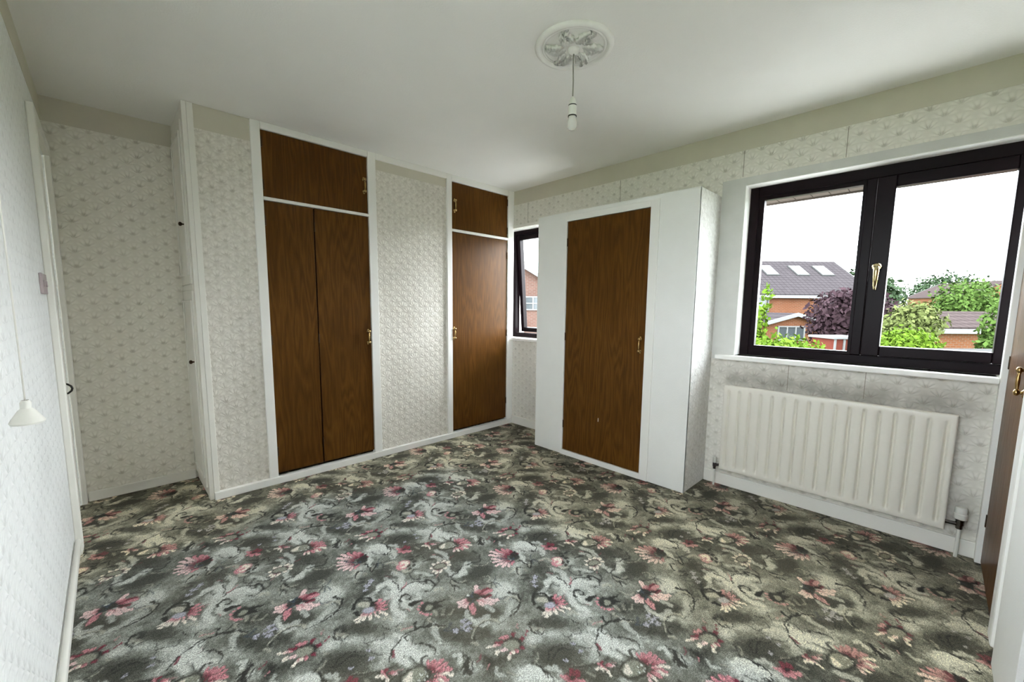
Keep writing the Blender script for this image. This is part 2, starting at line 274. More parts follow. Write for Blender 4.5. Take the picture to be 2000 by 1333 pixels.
["p","lilac","lilac",3.4,[408,-573,403,-566]],["p","lilac","lilac",3.4,[410,-575,419,-580]],["p","lilac","lilac",3.3,[407,-574,397,-574]],
["p","lilac","lilac",3.3,[408,-575,405,-582]],["p","lilac","lilac",3.4,[410,-574,417,-570]],["p","lilac","lilac",3.4,[403,-549,398,-542]],
["p","lilac","lilac",3.4,[405,-551,414,-555]],["p","lilac","lilac",3.4,[403,-550,392,-550]],["p","lilac","lilac",3.4,[403,-551,400,-558]],
["p","lilac","lilac",3.4,[405,-549,413,-546]],["p","lilac","lilac",3.0,[94,-407,89,-401]],["p","lilac","lilac",3.0,[95,-409,103,-413]],["p","lilac","lilac",3.0,[93,-408,85,-409]],
["p","lilac","lilac",3.0,[94,-409,92,-416]],["p","lilac","lilac",3.0,[95,-408,101,-403]],["p","lilac","lilac",2.9,[83,-445,78,-438]],["p","lilac","lilac",2.9,[85,-446,92,-450]],
["p","lilac","lilac",2.9,[83,-446,74,-446]],["p","lilac","lilac",2.9,[83,-446,82,-453]],["p","lilac","lilac",2.9,[84,-445,90,-441]],["p","lilac","lilac",2.8,[18,-435,13,-429]],
["p","lilac","lilac",2.8,[19,-437,27,-441]],["p","lilac","lilac",2.7,[18,-436,10,-437]],["p","lilac","lilac",2.7,[18,-437,17,-443]],["p","lilac","lilac",2.8,[19,-435,24,-431]],
["p","lilac","lilac",4.1,[268,-63,262,-54]],["p","lilac","lilac",4.1,[270,-64,281,-69]],["p","lilac","lilac",4.1,[267,-64,256,-67]],["p","lilac","lilac",4.1,[268,-65,265,-75]],
["p","lilac","lilac",4.2,[270,-63,278,-55]],["p","lilac","lilac",3.9,[221,-102,216,-93]],["p","lilac","lilac",3.9,[223,-103,233,-108]],["p","lilac","lilac",3.9,[221,-103,210,-106]],
["p","lilac","lilac",3.9,[222,-104,219,-114]],["p","lilac","lilac",4.0,[223,-102,231,-95]],["p","lilac","lilac",4.0,[242,-80,236,-71]],["p","lilac","lilac",4.0,[244,-82,254,-86]],
["p","lilac","lilac",4.0,[241,-81,230,-84]],["p","lilac","lilac",4.0,[242,-82,239,-92]],["p","lilac","lilac",4.1,[243,-80,251,-73]],
]
YARN = {k: np.array(rgb(*v)) for k, v in dict(ink=(44, 44, 40), plume=(212, 215, 209), creamy=(180, 178, 164), cream=(236, 228, 216), pale=(236, 206, 206), pink=(206, 138, 146),
        red=(126, 48, 66), blue=(60, 70, 80), sage=(146, 148, 134), lilac=(176, 174, 188)).items()}
def carpet_tile(N=720):
    rng = np.random.default_rng(5)
    A_, B_ = np.array([.553, -.479]), np.array([.520, .541]); Mi = np.linalg.inv(np.array([A_, B_]).T)
    g = (np.arange(N)+.5)/N
    def pnoise(n, seed):
        r_ = np.random.default_rng(seed).random((n, n)); x = g*n; i = np.floor(x).astype(int); f_ = x-i; f_ = f_*f_*(3-2*f_)
        i0, i1 = i % n, (i+1) % n
        q = r_[i0][:, i0]*np.outer(1-f_, 1-f_) + r_[i1][:, i0]*np.outer(f_, 1-f_) + r_[i0][:, i1]*np.outer(1-f_, f_) + r_[i1][:, i1]*np.outer(f_, f_)
        return q
    wx = (pnoise(40, 1)-.5)*.010 + (pnoise(120, 2)-.5)*.006; wy = (pnoise(40, 3)-.5)*.010 + (pnoise(120, 4)-.5)*.006
    mott = .30*pnoise(11, 6)+.40*pnoise(26, 7)+.30*pnoise(60, 8)-.5
    mott2 = .6*pnoise(70, 11)+.4*pnoise(150, 12)-.5
    val = mott*.9 + mott2*.5 + .10; img = None
    def win(c, rad):
        st = Mi @ c; ds = rad*np.hypot(*Mi[0])+.02; dt = rad*np.hypot(*Mi[1])+.02
        i = np.arange(int((st[0]-ds)*N), int((st[0]+ds)*N)+1); j = np.arange(int((st[1]-dt)*N), int((st[1]+dt)*N)+1)
        S, T_ = np.meshgrid((i+.5)/N, (j+.5)/N, indexing='ij'); I_, J_ = np.ix_(i % N, j % N)
        return I_, J_, S*A_[0]+T_*B_[0] + wx[I_, J_], S*A_[1]+T_*B_[1] + wy[I_, J_]
    sm = lambda x, a, b: (lambda q: q*q*(3-2*q))(np.clip((x-a)/(b-a), 0, 1))
    for e in MOTIFS:                         # light and dark ground first
        if e[0] == 'e' and not isinstance(e[-1], str):
            c = np.array(e[1:3])/1e3; ax = np.array([e[3:5], e[5:7]]).T/1e3; I_, J_, X, Y = win(c, 2.2*np.abs(ax).max()*1.3)
            u = np.linalg.inv(ax); px, py = X-c[0], Y-c[1]
            r2 = (u[0, 0]*px+u[0, 1]*py)**2 + (u[1, 0]*px+u[1, 1]*py)**2
            val[I_, J_] += e[-1]*.85*np.exp(-r2*.9)
    cols = np.array([rgb(68, 69, 62), rgb(90, 92, 84), rgb(138, 141, 133), rgb(198, 201, 195)])
    pos = np.array([-.55, -.12, .35, .95])
    img = np.stack([np.interp(val, pos, cols[:, k]) for k in range(3)], 2)
    def lay(I_, J_, al, col): img[I_, J_] = img[I_, J_]*(1-al[..., None]) + col*al[..., None]
    back = []                                # a second, turned set of the scrolls fills the ground between the flowers
    for e in MOTIFS:
        if e[0] == 'l' and e[2] > 0:
            for cx_, cy_ in ((330, 60), (640, -420)):
                q = np.array(e[5]).reshape(-1, 2)
                back.append([e[0], e[1], e[2]*.72, e[3]*.85, e[4]*.85, (np.array([cx_, cy_])-q).ravel().tolist()])
    for e in back + MOTIFS:
        if e[0] == 'e' and isinstance(e[-1], str):
            c = np.array(e[1:3])/1e3; ax = np.array([e[3:5], e[5:7]]).T/1e3; I_, J_, X, Y = win(c, np.abs(ax).max()*1.6+.01)
            u = np.linalg.inv(ax); px, py = X-c[0], Y-c[1]
            r_ = np.sqrt((u[0, 0]*px+u[0, 1]*py)**2 + (u[1, 0]*px+u[1, 1]*py)**2)
            lay(I_, J_, sm(r_, 1.08, .80)*.92, YARN[e[-1]])
        elif e[0] == 'l':
            if e[2] <= 0: continue
            p = np.array(e[5]).reshape(-1, 2)/1e3
            if len(p) > 2:                   # round the scroll
                q = np.vstack([2*p[0]-p[1], p, 2*p[-1]-p[-2]]); o_ = []
                for k in range(1, len(q)-2):
                    for f_ in np.linspace(0, 1, 6, endpoint=False):
                        o_.append(.5*(2*q[k]+(q[k+1]-q[k-1])*f_+(2*q[k-1]-5*q[k]+4*q[k+1]-q[k+2])*f_**2+(3*q[k]-q[k-1]-3*q[k+1]+q[k+2])*f_**3))
                p = np.array(o_+[q[-2]])
            c = (p.min(0)+p.max(0))/2; I_, J_, X, Y = win(c, np.hypot(*(p.max(0)-p.min(0)))/2+max(e[3], e[4])/1e3*1.6+.01)
            best = np.full(X.shape, 9.)
            n = len(p)-1
            for k in range(n):
                d = p[k+1]-p[k]; t_ = np.clip(((X-p[k, 0])*d[0]+(Y-p[k, 1])*d[1])/(d@d+1e-12), 0, 1)
                dist = np.hypot(X-p[k, 0]-t_*d[0], Y-p[k, 1]-t_*d[1]); f_ = (k+t_)/n
                best = np.minimum(best, dist/((e[3]+(e[4]-e[3])*f_)*(1.45 if e[1] == 'ink' else 1.)/1e3))
            pl_ = e[1] in ('plume', 'creamy')
            al = sm(best + (mott2[I_, J_]*.9 if pl_ else 0), 1.12, .55 if pl_ else .75)*min(1, e[2]*1.12)
            lay(I_, J_, al*(np.clip(.95+mott[I_, J_]*.5, .6, 1) if pl_ else 1), YARN[e[1]])
        elif e[0] == 'p':
            p = np.array(e[4]).reshape(2, 2)/1e3; d = p[1]-p[0]; wd = e[3]/1e3
            c = p.mean(0); I_, J_, X, Y = win(c, np.hypot(*d)/2+wd*1.5+.006)
            t_ = np.clip(((X-p[0, 0])*d[0]+(Y-p[0, 1])*d[1])/(d@d+1e-12), 0, 1)
            dist = np.hypot(X-p[0, 0]-t_*d[0], Y-p[0, 1]-t_*d[1]); wl_ = wd*(.45+.62*np.sin(np.clip(t_, 0, 1)*2.3))
            lay(I_, J_, sm(dist/wl_, 1.75, 1.0)*.45, YARN['ink']*1.6)
            k = sm(t_, .0, .62)[..., None]; cc = YARN[e[1]]*(1-k)+YARN[e[2]]*k
            rib = sm(dist/wl_, .05, .30)[..., None]; cc = cc*(.72+.28*rib)
            al = sm(dist/wl_, 1.08, .78); img[I_, J_] = img[I_, J_]*(1-al[..., None]) + cc*al[..., None]
    return img.astype(np.float32), Mi
def carpet():
    t = NT('floral_carpet', .95, .06); P = t.co()
    at_ = t.n.new('ShaderNodeAttribute'); at_.attribute_name = 'weave'
    c = at_.outputs['Color']
    sp = t.noise(P, 330, 2); sp2 = t.noise(P, 900, 1)
    k = t.ma('MULTIPLY', t.ma('MULTIPLY', t.lin(sp, .28, .72, .35, 1.65), t.lin(sp2, .3, .7, .75, 1.25)), t.lin(t.noise(P, 170, 2), .3, .7, .62, 1.38))
    c = t.vm('SCALE', c, sc=k)
    c = t.mix(t.ss(t.noise(P, 1.3, 2), .48, .72, 0, .22), c, rgb(120, 112, 92))
    t.col(c)
    t.bump(t.ma('ADD', sp, t.ma('MULTIPLY', t.noise(P, 90, 2), .5)), .8, .005)
    t.b.inputs['Sheen Weight'].default_value = .08
    return t.m
M['carpet'] = carpet()
# ------------------------------------------------------------------ object helpers
def setp(o, label=None, cat=None, group=None, kind=None):
    for k, v in (('label', label), ('category', cat), ('group', group), ('kind', kind)):
        if v: o[k] = v
    return o
def empty(name, loc, label, cat, group=None, rz=0., kind=None):
    o = bpy.data.objects.new(name, None); COL.objects.link(o); o.location = loc; o.rotation_euler = (0, 0, rz)
    o.empty_display_size = .1
    return setp(o, label, cat, group, kind)
def root_of(o):
    while o.parent: o = o.parent
    return o
class MB:
    def __init__(s): s.b = bmesh.new()
    def box(s, x0, x1, y0, y1, z0, z1, bev=0., seg=2):
        x0, x1 = sorted((x0, x1)); y0, y1 = sorted((y0, y1)); z0, z1 = sorted((z0, z1))
        v = [s.b.verts.new(p) for p in ((x0, y0, z0), (x1, y0, z0), (x1, y1, z0), (x0, y1, z0), (x0, y0, z1), (x1, y0, z1), (x1, y1, z1), (x0, y1, z1))]
        f = [s.b.faces.new([v[i] for i in q]) for q in ((3, 2, 1, 0), (4, 5, 6, 7), (0, 1, 5, 4), (1, 2, 6, 5), (2, 3, 7, 6), (3, 0, 4, 7))]
        if bev:
            e = list({e for q in f for e in q.edges})
            bmesh.ops.bevel(s.b, geom=e, offset=bev, segments=seg, affect='EDGES', profile=.5)
        return s
    def lathe(s, prof, base, axis='Z', seg=20, cap=True):
        base = Vector(base)
        ax = {'X': (Vector((0, 1, 0)), Vector((0, 0, 1)), Vector((1, 0, 0))), 'Y': (Vector((0, 0, 1)), Vector((1, 0, 0)), Vector((0, 1, 0))),
              'Z': (Vector((1, 0, 0)), Vector((0, 1, 0)), Vector((0, 0, 1)))}[axis] if isinstance(axis, str) else axis
        rings = []
        for r, h in prof:
            rings.append([s.b.verts.new(base + ax[2]*h + (ax[0]*cos(2*pi*i/seg) + ax[1]*sin(2*pi*i/seg))*max(r, 1e-4)) for i in range(seg)])
        for a, b in zip(rings, rings[1:]):
            for i in range(seg): s.b.faces.new((a[i], a[(i+1) % seg], b[(i+1) % seg], b[i]))
        if cap:
            s.b.faces.new(rings[0][::-1]); s.b.faces.new(rings[-1])
        return s
    def tube(s, pts, r, seg=10):
        pts = [Vector(p) for p in pts]; rings = []; prev = None
        rs = r if isinstance(r, (list, tuple)) else [r]*len(pts)
        for i, p in enumerate(pts):
            d = (pts[min(i+1, len(pts)-1)] - pts[max(i-1, 0)]).normalized()
            a = Vector((0, 0, 1)) if abs(d.z) < .9 else Vector((1, 0, 0))
            if prev is not None: a = prev
            x = (a - d*a.dot(d)).normalized(); y = d.cross(x); prev = x
            rings.append([s.b.verts.new(p + (x*cos(2*pi*k/seg) + y*sin(2*pi*k/seg))*rs[i]) for k in range(seg)])
        for a, b in zip(rings, rings[1:]):
            for k in range(seg): s.b.faces.new((a[k], a[(k+1) % seg], b[(k+1) % seg], b[k]))
        s.b.faces.new(rings[0][::-1]); s.b.faces.new(rings[-1])
        return s
    def poly(s, pts, ext):
        """extrude a planar outline by vector ext"""
        e = Vector(ext); a = [s.b.verts.new(p) for p in pts]; b = [s.b.verts.new(Vector(p)+e) for p in pts]; n = len(pts)
        s.b.faces.new(a[::-1]); s.b.faces.new(b)
        for i in range(n): s.b.faces.new((a[i], a[(i+1) % n], b[(i+1) % n], b[i]))
        return s
    def build(s, name, mat, parent=None, smooth=False, local=False, **p):
        bmesh.ops.recalc_face_normals(s.b, faces=s.b.faces)
        if parent is not None and not local:
            off = root_of(parent).location
            bmesh.ops.translate(s.b, verts=s.b.verts, vec=-Vector(off))
        me = bpy.data.meshes.new(name); s.b.to_mesh(me); s.b.free()
        if smooth:
            for q in me.polygons: q.use_smooth = True
        me.materials.append(M[mat] if isinstance(mat, str) else mat)
        o = bpy.data.objects.new(name, me); COL.objects.link(o)
        if parent is not None: o.parent = parent
        return setp(o, **p)
def auto(o, ang=40):
    me = o.data
    for q in me.polygons: q.use_smooth = True
    me.set_sharp_from_angle(angle=radians(ang)); return o
def box(name, mat, parent, *d, bev=.002, **p):
    return MB().box(*d, bev=bev).build(name, mat, parent, **p)
def struct(name, mat, mb, label, cat): return mb.build(name, mat, None, label=label, cat=cat, kind='structure')

XL, YB, YF = -3.204, .49, -3.31
# ------------------------------------------------------------------ room shell
def make_floor(step=.0045):
    x0, x1, y0, y1 = XL-.12, 0., YF-.1, YB+.12
    nx, ny = int((x1-x0)/step), int((y1-y0)/step)
    xs, ys = np.linspace(x0, x1, nx+1), np.linspace(y0, y1, ny+1)
    X, Y = np.meshgrid(xs, ys, indexing='ij'); nv = X.size
    co = np.zeros((nv+4, 3), np.float32); co[:nv, 0] = X.ravel(); co[:nv, 1] = Y.ravel()
    co[nv:] = [(x0, y0, -.12), (x1, y0, -.12), (x1, y1, -.12), (x0, y1, -.12)]
    i, j = np.meshgrid(np.arange(nx), np.arange(ny), indexing='ij'); k = (i*(ny+1)+j).ravel()
    quads = np.stack([k, k+ny+1, k+ny+2, k+1], 1)
    c = [0, nx*(ny+1), nx*(ny+1)+ny, ny]; b = nv+np.arange(4)
    low = [(b[3], b[2], b[1], b[0])] + [(c[q], b[q], b[(q+1) % 4], c[(q+1) % 4]) for q in range(4)]
    quads = np.vstack([quads, low]).astype(np.int32)
    me = bpy.data.meshes.new('floor'); me.vertices.add(nv+4); me.vertices.foreach_set('co', co.ravel())
    me.loops.add(quads.size); me.loops.foreach_set('vertex_index', quads.ravel()); me.polygons.add(len(quads)); me.polygons.foreach_set('loop_start', np.arange(0, quads.size, 4, dtype=np.int32))
    me.update(calc_edges=True)
    tile, Mi = carpet_tile(); N = tile.shape[0]
    st = (np.stack([X.ravel(), Y.ravel()], 1) - np.array([-1.967, -1.808])) @ Mi.T
    st = np.floor((st % 1.0)*N).astype(int) % N
    col = np.ones((nv+4, 4), np.float32); col[:nv, :3] = tile[st[:, 0], st[:, 1]]
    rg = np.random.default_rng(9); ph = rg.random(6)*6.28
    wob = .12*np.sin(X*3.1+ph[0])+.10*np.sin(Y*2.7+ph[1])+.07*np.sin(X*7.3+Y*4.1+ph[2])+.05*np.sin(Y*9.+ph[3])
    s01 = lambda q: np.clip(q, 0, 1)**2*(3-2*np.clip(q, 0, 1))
    sa_, sb_ = s01((Y+.62+wob)/.35).ravel()[:, None], s01((X+1.50+wob)/.55).ravel()[:, None]; soil = np.maximum(sa_*.9, sb_); dim = 1.12-.08*sb_-.30*s01((X+.80)/.5).ravel()[:, None]      # foot-worn, yellowed pile along wardrobe and window sides; dim paints shade near the window
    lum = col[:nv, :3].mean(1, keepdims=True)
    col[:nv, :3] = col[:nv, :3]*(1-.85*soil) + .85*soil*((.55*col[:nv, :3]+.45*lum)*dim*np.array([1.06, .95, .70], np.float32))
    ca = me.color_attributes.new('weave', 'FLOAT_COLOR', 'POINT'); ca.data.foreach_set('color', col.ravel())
    me.materials.append(M['carpet'])
    o = bpy.data.objects.new('floor', me); COL.objects.link(o)
    return setp(o, 'grey green floral carpet with pink flowers covering the floor', 'floor', kind='structure')
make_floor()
struct('ceiling', 'ceil', MB().box(XL-.12, .28, YF-.2, YB+.12, H, H+.14), 'white stippled ceiling', 'ceiling')
LW0, LW1, LZ0, LZ1 = -3.22, -2.22, .95, 2.17          # unseen window added in the left wall to brighten the room
wl = MB().box(XL-.12, XL, LW1, -.165, 0, H).box(XL-.12, XL, YF, LW0, 0, H).box(XL-.12, XL, LW0, LW1, 0, LZ0).box(XL-.12, XL, LW0, LW1, LZ1, H).box(XL-.12, XL, -.165, .445, 2.02, H).box(XL-.12, XL, .445, YB, 0, H)
wall_left = struct('wall_left', 'paper_left', wl, 'white papered wall with the pull cord and switch', 'wall')
wall_back = struct('wall_back', 'paper_back', MB().box(XL-.12, .0, YB, YB+.12, 0, H), 'alcove wall in white fan patterned wallpaper', 'wall')
wall_front = struct('wall_front', 'paper_back', MB().box(XL-.12, .0, YF-.2, YF, 0, H), 'papered wall behind the corner cupboard fronts', 'wall')
wr = MB()
BW0, BW1, BZ0, BZ1 = -3.30, -2.105, .905, 2.0        # big window opening
SW0, SW1, SZ0, SZ1 = -.64, .10, .90, 1.99            # small window opening
WT = .28
wr.box(0, WT, YF-.2, BW0, -.12, H).box(0, WT, BW0, BW1, -.12, BZ0).box(0, WT, BW0, BW1, BZ1, H).box(0, WT, BW1, SW0, -.12, H)
wr.box(0, WT, SW0, SW1, -.12, SZ0).box(0, WT, SW0, SW1, SZ1, H).box(0, WT, SW1, YB+.12, -.12, H)
wall_right = struct('wall_right', 'paper_side', wr, 'window wall in white fan patterned wallpaper', 'wall')
# painted border at the top of each wall, parts of the walls
BZ = 2.218
box('border_band', 'border', wall_back, XL, -2.631, YB-.002, YB, BZ, H, bev=0)
box('border_band', 'border', wall_left, XL, XL+.002, YF, YB-.002, BZ, H, bev=0)
box('border_band', 'border', wall_right, -.002, 0, YF, 0, BZ, H, bev=0)
# unpapered plaster round the big window
pl = MB().box(-.003, 0, -2.105, -1.967, .872, 2.047).box(-.003, 0, -3.258, -2.105, 2.0, 2.047)
pl.build('plaster_surround', 'plaster', wall_right)
rv = MB().box(0, .105, BW1-.004, BW1, BZ0, BZ1).box(0, .105, BW0, BW1-.004, BZ1-.004, BZ1).box(0, .105, BW0, BW0+.004, BZ0, BZ1-.004)
rv.build('window_reveal', 'white', wall_right)
rv = MB().box(0, .105, SW1-.004, SW1, SZ0, SZ1).box(0, .105, SW0, SW1-.004, SZ1-.004, SZ1)
rv.build('window_reveal', 'white', wall_right)
box('head_trim', 'white_old', wall_right, -.012, 0, -.66, 0, SZ1, SZ1+.03)
for y_, z0, z1 in ((-2.085, 2.055, 2.215), (-2.60, 2.05, 2.215), (-2.42, .715, .87), (-2.78, .72, .872), (-.20, 2.03, 2.215), (-1.2, 1.96, 2.215)):
    box('paper_seam', 'seam', wall_right, -.0012, 0, y_-.0012, y_+.0012, z0, z1, bev=0)
# skirtings
def skirt(name, d, label):
    return struct(name, 'white_old', MB().box(*d, bev=.004), label, 'skirting board')
skirt('baseboard_back', (XL+.03, -2.640, YB-.016, YB, 0, .062), 'low white skirting board along the alcove wall')
skirt('baseboard_right', (-.018, 0, -3.255, -1.968, 0, .082), 'white skirting board under the radiator')
skirt('baseboard_right.001', (-.018, 0, -.651, -.004, 0, .082), 'short white skirting board under the small window')
bl = skirt('baseboard_left', (XL, XL+.016, YF, -.225, 0, .06), 'white skirting board below the pull cord')
MB().tube([(XL+.014, -.245, .0), (XL+.014, -.245, .055), (XL+.014, -.26, .075), (XL+.014, -.30, .08), (XL+.014, YF+.01, .08)], .010).build('heating_pipe', 'white_old', bl, smooth=True)
# ------------------------------------------------------------------ door in the left wall
d1 = empty('door_1', (XL, .14, 0), 'white door with dark pull handle in the left wall', 'door', kind='structure')
pn = box('door_leaf', 'white_old', d1, XL-.045, XL-.006, -.160, .440, .006, 2.015)
box('architrave', 'white_old', d1, XL, XL+.026, -.222, -.160, 0, 2.085, bev=.005)
box('architrave', 'white_old', d1, XL, XL+.026, .440, .488, 0, 2.085, bev=.005)
box('architrave', 'white_old', d1, XL, XL+.026, -.160, .440, 2.02, 2.085, bev=.005)
for z0, z1 in ((.2, .9), (1.05, 1.85)):
    for a_, b_ in ((-.06, .12), (.16, .34)): box('door_panel', 'white_old', d1, XL-.008, XL-.001, a_, b_, z0, z1, bev=.003)
MB().tube([(XL-.008, -.10, .826)]+[(XL-.008+.050*sin(k*pi/8), -.10, .795+.031*cos(k*pi/8)) for k in range(9)]+[(XL-.008, -.10, .764)], .0045).build('pull_handle', 'black', d1, smooth=True, label='dark pull handle')
# ------------------------------------------------------------------ switch and pull cord
sw = empty('light_switch', (XL, -.36, 1.25), 'pinkish light switch plate beside the white door frame', 'switch')
pt = box('plate', 'pink_plate', sw, XL, XL+.010, -.46, -.285, 1.252, 1.338, bev=.003)
for y_ in (-.42, -.33): box('rocker', 'pink_plate', sw, XL+.010, XL+.014, y_-.012, y_+.012, 1.283, 1.308)
pc = empty('pull_cord', (-3.155, -1.66, .935), 'white pull cord ending in a cone shaped pull', 'pull cord')
MB().tube([(-3.155, -1.66, H-.02), (-3.156, -1.66, 1.6), (-3.155, -1.66, 1.0)], .0016, 6).build('cord', 'white_old', pc, smooth=True)
auto(MB().lathe([(.006, .052), (.009, .046), (.009, .034), (.013, .030), (.025, .010), (.028, .004), (.026, 0), (.0, .004)][::-1], (-3.155, -1.66, .950), seg=24, cap=False).build('pull', 'plastic', pc))
MB().lathe([(.022, 0), (.022, .018), (.018, .022)], (-3.155, -1.66, H-.022)).build('ceiling_switch', 'plastic', pc)
# ------------------------------------------------------------------ handles and hinges (shared meshes)
def handle_mesh():
    mb = MB()
    for s_ in (-1, 1):
        mb.lathe([(.013, 0), (.014, .002), (.010, .005), (.006, .008), (.006, .012), (.0105, .015), (.0122, .020), (.0105, .025), (.004, .028)], (0, 0, s_*.042), 'Y', 14)
        mb.lathe([(.009, 0), (.0095, .003), (.004, .006)], (0, 0, s_*.054), 'Y', 12)
    mb.tube([(0, .018, -.042), (0, .019, -.026), (0, .020, -.010), (0, .020, .010), (0, .019, .026), (0, .018, .042)], [.006, .0042, .0062, .0062, .0042, .006], 10)
    bmesh.ops.recalc_face_normals(mb.b, faces=mb.b.faces)
    me = bpy.data.meshes.new('handle'); mb.b.to_mesh(me); mb.b.free()
    for q in me.polygons: q.use_smooth = True
    me.materials.append(M['brass']); return me
HM = handle_mesh()
def handle(parent, loc, rz):
    o = bpy.data.objects.new('handle', HM); COL.objects.link(o); o.parent = parent
    o.location = Vector(loc) - root_of(parent).location; o.rotation_euler = (0, 0, rz); o['label'] = 'ornate brass handle'
    return o
def hinge(parent, x, y, z, mat='bronze', ax=None):
    MB().lathe([(.0045, 0), (.0045, .062)], (x, y, z-.031), 'Z', 10).build('hinge', mat, parent)
# ------------------------------------------------------------------ fitted wardrobe along the back
W = empty('fitted_wardrobe', (-1.316, .245, 0), 'fitted wardrobe with brown veneer doors set in white framing and papered panels', 'wardrobe')
XW = -2.631
Y0 = 0.0
box('end_stile', 'white_old', W, XW, XW+.022, .0, .055, .0, H-.001, bev=.002)
box('post', 'white_old', W, XW+.0225, -2.578, -.004, .018, .044, H-.001, bev=.003)
box('carcass_end', 'white_old', W, XW+.004, XW+.024, .056, YB-.002, 0, H-.001, bev=0)
# panelled doors on the end that faces the alcove
def end_door(z0, z1, kz, label):
    d = box('end_door', 'white_old', W, XW-.006, XW+.004, .075, .462, z0, z1, bev=.002, label=label)
    y0, y1, a_, b_ = .105, .435, z0+.07, z1-.07
    mb = MB()
    for q in ((y0-.012, y0, a_-.012, b_+.012), (y1, y1+.012, a_-.012, b_+.012)): mb.box(XW-.014, XW-.0055, q[0], q[1], q[2], q[3], bev=.003)
    mb.box(XW-.014, XW-.0055, y0, y1, a_-.012, a_, bev=.003).box(XW-.014, XW-.0055, y0, y1, b_, b_+.012, bev=.003)
    mb.build('panel_moulding', 'white_old', d)
    auto(MB().lathe([(.008, 0), (.009, .003), (.005, .006), (.0045, .014), (.010, .019), (.0125, .025), (.010, .031), (.003, .034)], (0, 0, 0), (Vector((0, 1, 0)), Vector((0, 0, 1)), Vector((-1, 0, 0))), 14)
         .build('knob', 'bronze', d, local=True, label='small dark knob')).location = (XW-.006-W.location.x, .115-W.location.y, kz)
    for z_ in (z0+.1, z1-.1): hinge(d, XW-.008, .468, z_)
    return d
end_door(1.335, 2.27, 1.685, 'upper white panelled door')
end_door(.06, 1.295, .86, 'lower white panelled door')
box('end_rail', 'white_old', W, XW-.004, XW+.004, .056, YB-.004, 1.300, 1.330)
# fronts
box('paper_panel', 'paper_dense', W, -2.578, -2.297, .006, .018, .047, BZ, bev=0, label='white fan wallpaper panel with relief shade in its colour')
box('border_band', 'border', W, -2.578, -2.297, .005, .018, BZ, H-.001, bev=0)
box('paper_panel', 'paper_dense', W, -1.476, -.821, .006, .018, .047, 2.235, bev=0, label='white fan wallpaper panel with relief shade in its colour')
box('border_band', 'border', W, -1.476, -.821, .005, .018, 2.235, 2.306, bev=0)
for x0, x1 in ((-2.297, -2.243), (-1.540, -1.476), (-.821, -.768), (-.082, -.001)):
    box('post', 'white', W, x0, x1, -.012, .03, .047, H-.001, bev=.003)
box('top_rail', 'white', W, -2.243, -1.540, -.012, .03, 2.306, H-.001, bev=.003)
box('top_rail', 'white', W, -1.476, -.821, -.012, .03, 2.306, H-.001, bev=.003)
box('top_rail', 'white', W, -.768, -.082, -.012, .03, 2.295, H-.001, bev=.003)
box('cross_rail', 'white', W, -2.243, -1.540, -.012, .03, 1.877, 1.897, bev=.002)
box('cross_rail', 'white', W, -.768, -.082, -.012, .03, 1.870, 1.893, bev=.002)
box('plinth', 'white', W, -2.608, -.001, -.022, .03, 0, .047, bev=.003)
box('gap_shade_sheet', 'gap', W, XW+.03, -.002, .036, .06, .05, H-.002, bev=0)  # dark sheet close behind the doors, coloured as the shade in their gaps
g = .0025
def wdoor(x0, x1, z0, z1, label, hx=None, hz=None, hg=None, hgz=()):
    d = box('door', 'wood', W, x0+g, x1-g, .000, .018, z0+g, z1-g, bev=.0015, label=label)
    if hx: handle(d, (hx, -.000, hz), pi)
    for z_ in hgz: hinge(d, hg, -.004, z_)
    return d
wdoor(-2.243, -1.540, 1.897, 2.306, 'brown veneer loft door', -1.568, 2.098, -2.238, (1.97, 2.23))
wdoor(-2.243, -1.938, .066, 1.877, 'brown veneer folding door leaf', None, None, -2.238, (.22, .98, 1.75))
wdoor(-1.934, -1.540, .066, 1.877, 'brown veneer folding door leaf with handle', -1.567, .974, -1.936, (.22, .98, 1.75))
wdoor(-.768, -.082, 1.893, 2.295, 'brown veneer loft door', -.733, 2.095, -.088, (1.96, 2.23))
wdoor(-.768, -.082, .066, 1.870, 'brown veneer wardrobe door', -.746, .968, -.088, (.25, .95, 1.72))
# ------------------------------------------------------------------ cupboard between the windows
B = empty('window_cupboard', (-.175, -1.309, 0), 'boxed in white cupboard with one brown door between the two windows', 'cupboard')
bx, c0, c1, bz = -.351, -.653, -1.965, 1.954
box('side_panel', 'paper_dense', B, bx+.002, -.001, c1, c1+.02, 0, bz-.001, bev=.001, label='papered side panel').data.materials[0] = wallpaper('relief_shaded_wallpaper_cupboard', rgb(236, 235, 232), rgb(186, 182, 175), 0, mk=.4, rib_shade=.28, leafy=.22, bmp=.8, rib=.55)  # side panel colour also carries painted shade of the embossing
box('side_panel', 'anaglypta', B, bx+.002, -.001, c0-.02, c0, 0, bz-.001, bev=.001)
box('top_panel', 'anaglypta', B, bx+.002, -.001, c1+.021, c0-.021, bz-.02, bz-.001, bev=.001)
box('front_panel', 'anaglypta', B, bx, bx+.016, -.940, c0, .0, bz, bev=.001)
box('front_panel', 'anaglypta', B, bx, bx+.016, c1, -1.712, .0, bz, bev=.001)
box('front_panel', 'anaglypta', B, bx, bx+.016, -1.712, -.940, 1.925, bz, bev=.001)
box('door_frame', 'white', B, bx-.008, bx+.016, -.959, -.940, .0, 1.925, bev=.002)
box('door_frame', 'white', B, bx-.008, bx+.016, -1.712, -1.651, .0, 1.925, bev=.002)
box('door_frame', 'white', B, bx-.008, bx+.016, -1.651, -.959, 1.880, 1.925, bev=.002)
box('plinth', 'white', B, bx-.010, bx+.016, -1.651, -.959, 0, .040, bev=.002)
box('door_gap_shade', 'gap', B, bx+.024, bx+.03, -1.70, -.95, .02, 1.93, bev=0)  # dark sheet just inside the door, painted shade for the gap round it
